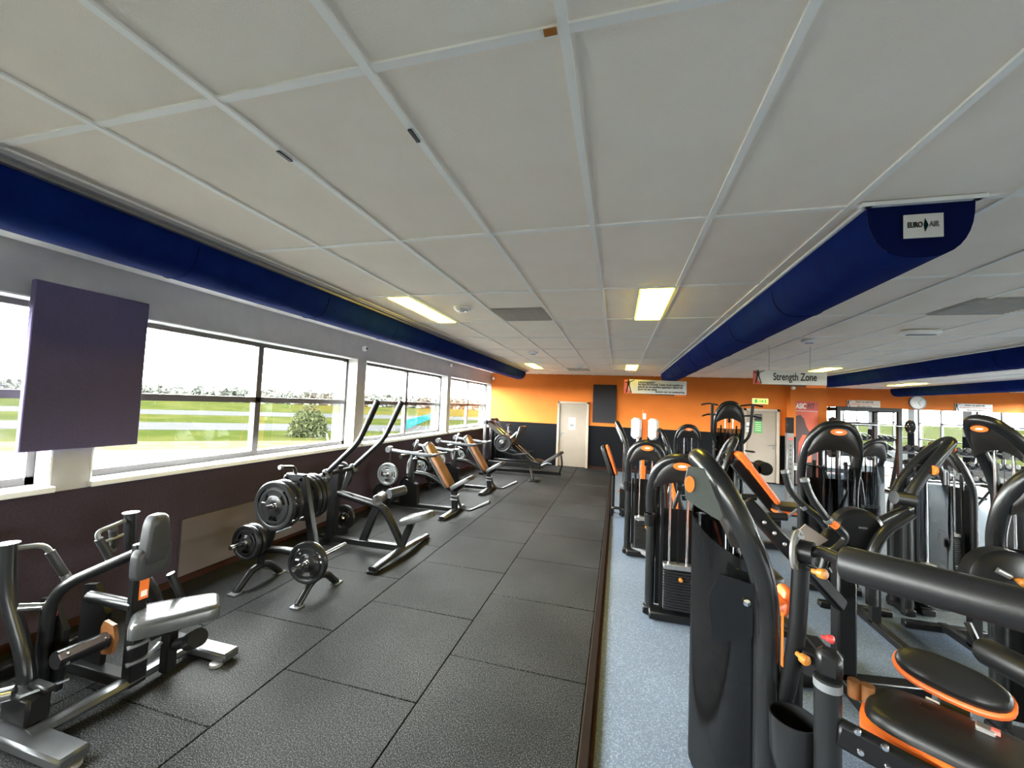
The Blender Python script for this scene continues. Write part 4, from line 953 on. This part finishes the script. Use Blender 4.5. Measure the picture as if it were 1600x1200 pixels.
P('seat_arm', MB().beam((.85, 1.90, .66), (1.16, 1.78, .60), .055, .10, bev=.015), 'frame')
for a, b, c in ((.90, 1.85, .70), (.97, 1.82, .685), (.91, 1.85, .63), (.98, 1.82, .615)): P('bolt', MB().lathe([(.0001, 0), (.013, 0), (.01, .008), (.0001, .01)], (a, b, c), (-.36, -.93, 0), 10), 'chrome')
us, vs_ = Vector((.82, -.57, 0)), Vector((.57, .82, 0))
P('seat_piping', MB().pad((1.275, 1.955, .60), us, vs_, Z3, .56, .36, .07, .55, .2), 'orange')
P('seat', MB().pad((1.275, 1.955, .645), us, vs_, Z3, .53, .33, .075, .55, .5), 'vinyl')
P('seat_belt', MB().beam((1.22, 2.07, .715), (1.52, 1.86, .70), .045, .012, Z3, .003), 'plastic')
P('belt_buckle', MB().box((1.365, 1.975, .728), (.05, .04, .02), rot=('Z', -.6), bev=.004), 'alu'); P('buckle_button', MB().box((1.385, 1.96, .735), (.022, .022, .014), rot=('Z', -.6)), 'redprint', smooth=False)
lu_, ln_ = Vector((.66, -.75, 0)), Vector((-.45, -.50, .74)).normalized(); lv_ = ln_.cross(lu_)
P('lumbar_piping', MB().pad((1.385, 2.17, .775), lu_, lv_, ln_, .365, .165, .03, .8, .2), 'orange')
P('lumbar_pad', MB().pad((1.378, 2.16, .795), lu_, lv_, ln_, .345, .145, .05, .8, .6), 'vinyl')
P('lumbar_post', MB().beam((1.36, 2.10, .60), (1.40, 2.18, .78), .09, .06), 'frame'); P('lumbar_label', MB().box((1.30, 2.13, .70), (.04, .01, .03), rot=('Z', -.8)), 'signw', smooth=False)
P('seat_slide', MB().beam((1.05, 2.10, .64), (1.18, 2.02, .63), .10, .05), 'plastic'); P('spring', MB().cyl((1.03, 2.14, .66), (1.03, 2.14, .73), .024, 12).cyl((1.07, 2.12, .66), (1.07, 2.12, .73), .024, 12), 'tan')
P('accessory_tray', MB().lathe([(.055, 0), (.085, .1), (.09, .26), (.084, .26), (.078, .1), (.05, .01), (.0001, .01)], (.755, 2.02, .34), Z3, 22), 'tube')

# ---- row of machines along the mat edge
def mach(name, label, loc, rz, **k):
    T = thing(name, label, 'exercise machine', (loc[0], loc[1], FZ), rz); tower(T, **k); return T
t = mach('chest_press_machine', 'black weight machine with orange badge and bottle holder next to the back extension machine', (.56, 4.06), 0, H=1.49, w=.46, r=.042, lean=.22, cup=True)
seat_unit(t, .62, -.05, 0, col='vinyl')
t = mach('shoulder_press_machine', 'black weight machine with orange badge beside the mat, behind the one with a bottle holder', (.37, 5.6), 0, H=1.49, w=.42, r=.04, lean=.2, cup=True)
seat_unit(t, .6, -.05, 0)
obj('floor_link', MB().beam((-.22, .1, .11), (.18, -.35, .06), .05, .06), 'silver', t)
T = t = mach('leg_curl_machine', 'side-facing weight machine with orange backrest at the mat edge by the dispenser post', (.22, 7.65), -math.pi/2, H=1.66, w=.46, r=.04, lean=.24, panel='silver')
u = Vector((-.34, 0, .94)); n_ = Vector((.94, 0, .34))
P('backrest', MB().pad((-.14, 7.55, .93), u, Y3, n_*-1, .56, .30, .07, .35, .35), 'vinyl'); P('backrest_facing', MB().pad((-.11, 7.55, .93), u, Y3, n_, .56, .30, .05, .35, .35), 'orange')
P('back_post', MB().tube([(-.05, 7.6, -.02), (-.05, 7.6, .72), (-.10, 7.58, .9)], .03, .1, 10), 'gun'); P('foot_loop', MB().tube([(-.06, 7.35, 0), (-.06, 7.2, .16), (.12, 7.2, .16), (.12, 7.35, 0)], .025, .06, 8), 'frame')

T = thing('cleaning_station', 'orange post with white paper dispensers standing among the weight machines', 'dispenser', (.53, 8.5, FZ))
P('post', MB().box((.53, 8.5, .92), (.10, .10, 1.90), bev=.006), 'orangep'); P('post_base', MB().box((.53, 8.5, -.015), (.4, .4, .03), bev=.006), 'frame')
P('post_logo', MB().box((.515, 8.448, 1.74), (.06, .004, .12)), 'signw', smooth=False)
for s in (-1, 1):
    P('paper_dispenser', MB().box((.53+s*.16, 8.5, 1.49), (.20, .22, .42), bev=.05), 'paper'); P('dispenser_nozzle', MB().cyl((.53+s*.13, 8.5, 1.29), (.53+s*.13, 8.5, 1.18), .025, 12), 'paper')
    P('dispenser_seam', MB().box((.53+s*.16, 8.5, 1.45), (.204, .224, .006)), 'silver', smooth=False)
t = mach('hip_machine', 'small black weight machine with round crown in front of the orange wall', (1.47, 9.4), 0, H=1.60, w=.46, r=.04, lean=.2)
t = mach('hip_machine', 'small black weight machine with clear covers standing beside the dispenser post', (1.02, 8.45), -math.pi/2, H=1.52, w=.40, r=.036, lean=.2, shroud='clearshroud', panel='clearshroud')

# ---- assisted chin and dip tower
T = t = mach('chin_dip_machine', 'tall black chin-up tower with side handles in front of the cream door', (2.3, 9.5), 0, H=2.13, w=.52, r=.045, lean=.14, shroud='clearshroud', stack=20, badge=False)
for s in (-1, 1):
    P('chin_handle', MB().tube([(2.3+s*.22, 9.45, 2.04), (2.3+s*.42, 9.35, 2.07), (2.3+s*.58, 9.25, 2.03)], .018, .08, 8), 'vinyl')
    P('chin_handle', MB().tube([(2.3+s*.24, 9.45, 1.82), (2.3+s*.42, 9.35, 1.84), (2.3+s*.56, 9.25, 1.79)], .018, .08, 8), 'vinyl')
    P('dip_arm', MB().tube([(2.3+s*.26, 9.4, 1.25), (2.3+s*.36, 9.3, 1.42), (2.3+s*.38, 9.2, 2.05)], .03, .1, 8), 'frame')
    P('dip_grip', MB().tube([(2.3+s*.30, 9.35, 1.10), (2.3+s*.34, 8.95, 1.12)], .02, 0, 8), 'vinyl')
P('knee_pad', MB().pad((2.3, 9.1, .55), X3, Y3, Z3, .4, .25, .08, .5, .4), 'vinyl'); P('step', MB().box((2.3, 9.05, .2), (.5, .2, .04), bev=.01), 'frame')

# ---- reclined leg press with orange pad
T = t = mach('seated_leg_press', 'seated leg press with bright orange reclined pad in front of the cream door', (1.52, 6.8), math.pi/2, H=1.52, w=.44, r=.045, lean=.22, shroud='clearshroud')
u = Vector((-.60, 0, .80)); n_ = Vector((.80, 0, .60))
P('backrest', MB().pad((1.94, 6.5, .93), u, Y3, n_, .78, .36, .07, .3, .35), 'orange'); P('headrest', MB().pad((1.74, 6.5, 1.18), u, Y3, n_, .26, .34, .09, .3, .35), 'orange')
P('seat', MB().pad((2.36, 6.5, .56), X3, Y3, (-.1, 0, 1), .46, .40, .075, .35, .35), 'vinyl'); P('seat_piping', MB().pad((2.36, 6.5, .525), X3, Y3, (-.1, 0, 1), .48, .42, .04, .35, .2), 'orange')
P('pad_beam', MB().beam((1.66, 6.5, 1.16), (2.22, 6.5, .48), .10, .13, n_), 'frame'); P('base_beam', MB().beam((1.6, 6.5, .03), (2.75, 6.5, .03), .1, .08).beam((2.2, 6.5, .05), (2.2, 6.5, .50), .1, .1), 'frame')
P('side_handle', MB().tube([(2.15, 6.28, .58), (2.25, 6.24, .50), (2.36, 6.24, .62)], .016, .05, 8), 'silver')
for k in range(2): P('ankle_roller', MB().cyl((2.05+k*.16, 6.95, 1.02+.02*k), (2.05+k*.16, 7.25, 1.02+.02*k), .10, 20), 'vinyl')
P('roller_arm', MB().tube([(2.13, 7.1, 1.0), (2.16, 7.1, .7), (2.3, 7.0, .5), (2.3, 6.8, .1)], .025, .1, 8), 'frame')

# ---- low row machine with curved handles, round cover and placard
T = thing('rotary_machine', 'low machine with two curved upright handles, round black cover and taupe placard', 'exercise machine', (1.4, 3.4, FZ))
P('curved_handle', MB().tube([(1.316, 3.7, 1.411), (1.344, 3.7, 1.286), (1.45, 3.7, 1.155), (1.58, 3.68, 1.06), (1.60, 3.65, .9), (1.5, 3.6, .6)], .026, .09, 12), 'tube')
P('curved_handle', MB().tube([(1.298, 3.3, 1.413), (1.333, 3.3, 1.304), (1.433, 3.3, 1.159), (1.514, 3.3, 1.103), (1.545, 3.3, 1.05), (1.50, 3.3, .98), (1.40, 3.32, .90)], .024, .06, 12), 'tube')
for p, q in (((1.316, 3.7, 1.411), (1.310, 3.7, 1.432)), ((1.298, 3.3, 1.413), (1.292, 3.3, 1.434))): P('grip_cap', MB().cyl(p, q, .029, 14), 'silver')
for p, q in (((1.44, 3.7, 1.163), (1.46, 3.7, 1.146)), ((1.43, 3.3, 1.163), (1.447, 3.3, 1.148))): P('grip_ring', MB().cyl(p, q, .029, 14), 'silver')
P('orange_band', MB().cyl((1.45, 3.3, 1.146), (1.49, 3.3, 1.118), .0255, 12), 'orangep')
P('placard', MB().prism([(1.249, 1.010), (1.326, 1.098), (1.465, 1.005), (1.39, .941)], (0, 3.36, 0), X3, Z3, Y3*.012), 'placard', smooth=False)
P('placard_mount', MB().beam((1.38, 3.42, .97), (1.55, 3.5, .82), .12, .03), 'plastic')
P('round_cover', MB().lathe([(.0001, 0), (.13, 0), (.155, .02), (.155, .10), (.0001, .11)], (1.69, 3.42, 1.07), Y3, 32), 'plastic'); P('cover_label', MB().box((1.70, 3.417, 1.10), (.05, .004, .012)), 'silver', smooth=False)
P('cover_tail', MB().box((1.56, 3.47, .93), (.24, .10, .2), rot=('Y', .6), bev=.03), 'plastic')
P('column', MB().box((1.62, 3.5, .45), (.12, .12, .96), bev=.015), 'frame'); P('base_beam', MB().beam((.8, 3.3, .02), (2.1, 3.5, .02), .1, .08).beam((1.6, 3.1, .02), (1.6, 3.95, .02), .1, .08), 'frame')
P('boom', MB().beam((.86, 3.1, 1.27), (1.18, 3.12, .93), .06, .10, bev=.015), 'frame'); P('boom_lower', MB().beam((1.16, 3.12, .96), (1.56, 3.4, .55), .07, .09, bev=.015), 'frame')
for k in range(3): P('bolt', MB().lathe([(.0001, 0), (.013, 0), (.0001, .01)], (.97+k*.06, 3.066, 1.15-k*.064), -Y3, 10), 'alu')
P('seat', MB().pad((.86, 2.98, .66), X3, Y3, (.2, 0, 1), .34, .34, .08, .4, .4), 'orange'); P('seat_post', MB().beam((.88, 3.0, 0), (.88, 3.0, .67), .08, .08, X3), 'frame')
P('chest_pad', MB().pad((1.07, 2.98, .69), (.25, 0, .97), Y3, (-.97, 0, .25), .17, .15, .05, .4, .4), 'orange'); P('chest_post', MB().tube([(1.14, 3.0, 0), (1.15, 3.0, .78)], .03, 0, 8), 'frame')
P('swing_tube', MB().tube([(1.97, 3.4, 1.235), (1.80, 3.38, 1.10), (1.72, 3.36, .95), (1.72, 3.36, .6)], .035, .12, 12), 'tube')

# ---- tower machines to the right
t = mach('leg_extension_machine', 'weight machine with maker oval on its lower cover beside the orange-padded leg press', (2.30, 5.3), 0, H=1.84, w=.50, r=.042, lean=.22, shroud='clearshroud', matrix=True); seat_unit(t, 0, -.85, math.pi/2, back=False, arms=False, piping='vinyl')
t = mach('arm_curl_machine', 'weight machine with clear cover standing in front of the dumbbell rack', (3.95, 7.9), .25, H=1.56, w=.42, r=.04, lean=.26, shroud='clearshroud', badge=False); seat_unit(t, -.75, -.2, math.pi, back=False, piping='vinyl')
t = mach('triceps_machine', 'side-facing weight machine with clear cover and a round black elbow pad', (2.80, 5.0), math.pi/2, H=1.72, w=.20, r=.05, lean=.42, shroud='clearshroud'); seat_unit(t, -.72, -.1, 0, back=False, arms=False, piping='vinyl')
T = t; P('orange_knob_disc', MB().cyl((2.98, 4.84, 1.40), (3.0, 4.84, 1.40), .045, 16), 'orangep'); P('arm_tube', MB().tube([(2.80, 4.84, 1.02), (2.62, 4.78, .95), (2.44, 4.74, .84), (2.40, 4.74, .6)], .036, .12, 12), 'tube'); P('elbow_pad', MB().cyl((2.62, 4.76, 1.12), (2.78, 4.78, 1.10), .065, 18), 'vinyl')
t = mach('pulldown_tower', 'tallest arched weight machine with orange badge beside the mirror', (4.0, 5.3), -1.25, H=1.95, w=.40, r=.055, lean=.48, badge=True, stack=18); seat_unit(t, .85, -.1, 0, arms=False, piping='vinyl')
t = mach('lateral_raise_machine', 'thin-framed weight machine tucked behind the tallest arched machine', (4.25, 6.45), -math.pi/2, H=1.62, w=.40, r=.036, lean=.26); seat_unit(t, .0, -.7, math.pi/2, back=False, arms=False, piping='vinyl')
T = t = mach('abductor_machine', 'broad weight machine with round cam cover and orange knob behind the thick roller', (2.62, 3.2), -.12, H=1.72, w=.62, r=.045, lean=.18); seat_unit(t, -.1, -.8, math.pi/2, back=False, arms=False, piping='vinyl')
P('cam_cover', MB().lathe([(.0001, 0), (.15, 0), (.18, .02), (.18, .10), (.0001, .11)], (2.19, 2.98, .97), Y3, 28), 'plastic')
P('cam_slot', MB().tube([(2.12, 2.975, 1.04), (2.18, 2.975, 1.01)], .016, 0, 10), 'alu'); P('cam_ring', MB().lathe([(.03, 0), (.045, 0), (.045, .01), (.03, .01)], (2.13, 2.97, .93), Y3, 20, True), 'alu'); knob((2.205, 2.975, 1.0), -Y3, 'amber', 1.1)
P('tension_rod', MB().cyl((2.42, 3.0, .9), (2.55, 3.0, 1.3), .016, 10), 'silver'); P('grip_bar', MB().cyl((2.34, 3.0, .92), (2.33, 3.0, 1.06), .02, 10), 'silver')
P('thigh_roller', MB().lathe([(.0001, 0), (.06, 0), (.07, .02), (.07, .4), (.0001, .41)], (1.93, 2.80, .66), (.25, -.96, 0), 22), 'vinyl'); P('roller_bracket', MB().tube([(1.92, 2.88, .76), (1.94, 2.84, .66), (2.1, 3.0, .55)], .018, .04, 8), 'gun')

# ---- rack posts, squat rack, dumbbells
T = thing('rack_upright', 'grey metal upright with black top and red label in front of the poster', 'rack', (3.28, 9.0, FZ))
P('post', MB().box((3.27, 9.0, .75), (.12, .10, 1.56), bev=.006), 'alu'); P('post_top', MB().box((3.27, 9.0, 1.685), (.12, .10, .31), bev=.006), 'gun'); P('post_foot', MB().box((3.27, 9.0, -.01), (.4, .5, .04), bev=.008), 'frame')
P('red_label', MB().box((3.275, 8.946, 1.42), (.075, .004, .05)), 'redprint', smooth=False); P('white_label', MB().box((3.42, 8.96, .86), (.18, .01, .08)), 'signw', smooth=False); P('cross_bar', MB().box((3.45, 9.0, .92), (.3, .05, .06), bev=.006), 'alu')
for k in range(12): P('peg_hole', MB().cyl((3.27, 8.949, .3+k*.09), (3.27, 8.945, .3+k*.09), .012, 8), 'black')
T = thing('squat_rack', 'black squat rack with a racked barbell in front of the mirror', 'rack', (6.3, 12.9, FZ))
for x in (5.62, 6.95):
    for yy in (12.4, 13.4): P('rack_post', MB().box((x, yy, 1.05), (.09, .09, 2.16), bev=.008), 'frame')
    P('side_beam', MB().box((x, 12.9, 2.10), (.09, 1.1, .09), bev=.008), 'frame'); P('floor_beam', MB().box((x, 12.9, 0), (.09, 1.2, .07), bev=.008), 'frame')
for yy in (12.4, 13.4): P('top_beam', MB().box((6.29, yy, 2.12), (1.42, .09, .10), bev=.008), 'frame')
P('mid_beam', MB().box((6.29, 13.4, 1.72), (1.33, .07, .10), bev=.008), 'frame')
bb = thing('barbell', 'barbell resting on the squat rack in front of the mirror', 'barbell', (6.29, 12.3, 1.72)); T = bb
P('bar', MB().cyl((5.3, 12.3, 1.72), (7.28, 12.3, 1.72), .015, 10), 'chrome')
for x in (5.42, 7.16): P('sleeve', MB().cyl((x-.12, 12.3, 1.72), (x+.12, 12.3, 1.72), .025, 12), 'chrome')
plate((7.12, 12.3, 1.72), .17, .05, 'black plate on the racked barbell end nearest the clock', 'plates on the barbell', rz=math.pi/2); plate((5.46, 12.3, 1.72), .17, .05, 'black plate on the racked barbell end nearest the poster', 'plates on the barbell', rz=math.pi/2)

DBM = None
def dumbbell(c, k, tier):
    global DBM
    if DBM is None:
        hd = MB()
        hd.lathe([(.0001, .05), (.055, .05), (.068, .062), (.068, .125), (.055, .137), (.0001, .137)], (0, 0, 0), Y3, 14)
        hd2 = MB().lathe([(.0001, -.05), (.055, -.05), (.068, -.062), (.068, -.125), (.055, -.137), (.0001, -.137)], (0, 0, 0), Y3, 14)
        DBM = (MB().cyl((0, -.06, 0), (0, .06, 0), .017, 10).mesh('handle', M['chrome']), hd.mesh('head', M['iron']), hd2.mesh('head', M['iron']))
    o = bpy.data.objects.new('dumbbell', None); COL.objects.link(o); o.location = c; o.rotation_euler = (math.radians(-18), 0, 0)
    tag(o, 'black dumbbell lying on the %s tier of the dumbbell rack before the mirror' % tier, 'dumbbell', 'dumbbells on the %s tier' % tier)
    for n_, me in zip(('handle', 'head', 'head'), DBM):
        q = bpy.data.objects.new(n_, me); COL.objects.link(q); q.parent = o
T = thing('dumbbell_rack', 'black three-tier dumbbell rack in front of the mirror', 'rack', (8.9, 13.0, FZ))
for x in (7.3, 8.9, 10.5): P('rack_upright', MB().beam((x, 13.35, 0), (x, 13.05, 1.15), .06, .08, X3), 'frame'); P('rack_foot', MB().box((x, 13.1, 0), (.08, .7, .05), bev=.006), 'frame')
for tier, (yy, z) in (('top', (12.95, 1.02)), ('middle', (12.85, .68)), ('bottom', (12.75, .34))):
    P('shelf_rail', MB().box((8.9, yy-.09, z), (3.3, .05, .05), bev=.005), 'frame'); P('shelf_rail', MB().box((8.9, yy+.10, z+.05), (3.3, .05, .05), bev=.005), 'frame')
    for k in range(18): dumbbell((7.38+k*.178, yy, z+.115), k, tier)
T = thing('flat_bench', 'black flat training bench on the floor before the dumbbell rack', 'bench', (8.3, 11.3, FZ))
P('bench_pad', MB().pad((8.3, 11.3, .40), Y3, X3, Z3, 1.2, .28, .08, .3, .35), 'vinyl'); P('bench_frame', MB().beam((8.3, 10.8, .37), (8.3, 11.8, .37), .06, .06), 'frame')
for yy in (10.85, 11.75): P('bench_leg', MB().tube([(8.05, yy, -.02), (8.3, yy, .36), (8.55, yy, -.02)], .025, .05, 8), 'frame')

# ------------------------------------------------------------------ small pieces belong to the part that carries them
CARRY = {'grip': ('handle',), 'grip_cap': ('handle', 'curved_handle'), 'grip_ring': ('curved_handle',), 'orange_band': ('curved_handle',), 'roller_end': ('thigh_roller',),
         'seat_piping': ('seat',), 'backrest_piping': ('backrest',), 'lumbar_piping': ('lumbar_pad',), 'selector_pin': ('stack_head',), 'range_hole': ('range_disc',),
         'sticker_panel': ('orange_sticker',), 'maker_lettering': ('maker_oval',), 'label_lettering': ('maker_label',), 'label_mark': ('maker_label',),
         'dispenser_nozzle': ('paper_dispenser',), 'dispenser_seam': ('paper_dispenser',), 'arm_cap': ('lever_arm',), 'foot_grip': ('foot_bar',), 'handle_end': ('carry_handle',),
         'buckle_button': ('belt_buckle',), 'belt_buckle': (), 'arm_grip': ('long_arm',), 'door_handle': ('door_leaf',), 'handle_grip': ('press_arm',), 'roll_stripe': ('counterweight_roll',),
         'cover_label': ('round_cover',), 'foot_pad': ('arched_foot',), 'hour_mark': ('clock_dial',), 'clock_hand': ('clock_dial',), 'pictogram': ('face',), 'cam_slot': ('cam_cover',), 'cam_ring': ('cam_cover',),
         'handle_knob': ('sled_handle',), 'peg_hole': ('post',), 'post_logo': ('post',),
         'red_label': ('post', 'pivot_plate'), 'arm_end': ('press_arm',), 'headrest_cap': ('backrest',), 'mechanism_rod': ('foot_mechanism',), 'post_ring': ('front_post',), 'side_bolt': ('side_plate',),
         'plate_badge': ('crown_side_plate',), 'lumbar_label': ('lumbar_post',), 'cable': ()}
def mid(o):
    v = o.data.vertices; s = Vector((0, 0, 0))
    for p in v: s += p.co
    return s/len(v)
for o in list(bpy.data.objects):
    base = o.name.split('.')[0]; want = CARRY.get(base)
    if not want or o.type != 'MESH' or o.parent is None or o.parent.parent is not None or o.children: continue
    c = mid(o); best = None
    for q in o.parent.children:
        if q is not o and q.type == 'MESH' and q.name.split('.')[0] in want and q.location.length < 1e-6:
            d = min((v.co-c).length for v in q.data.vertices)
            if best is None or d < best[0]: best = (d, q)
    if best and o.location.length < 1e-6:
        o.parent = best[1]
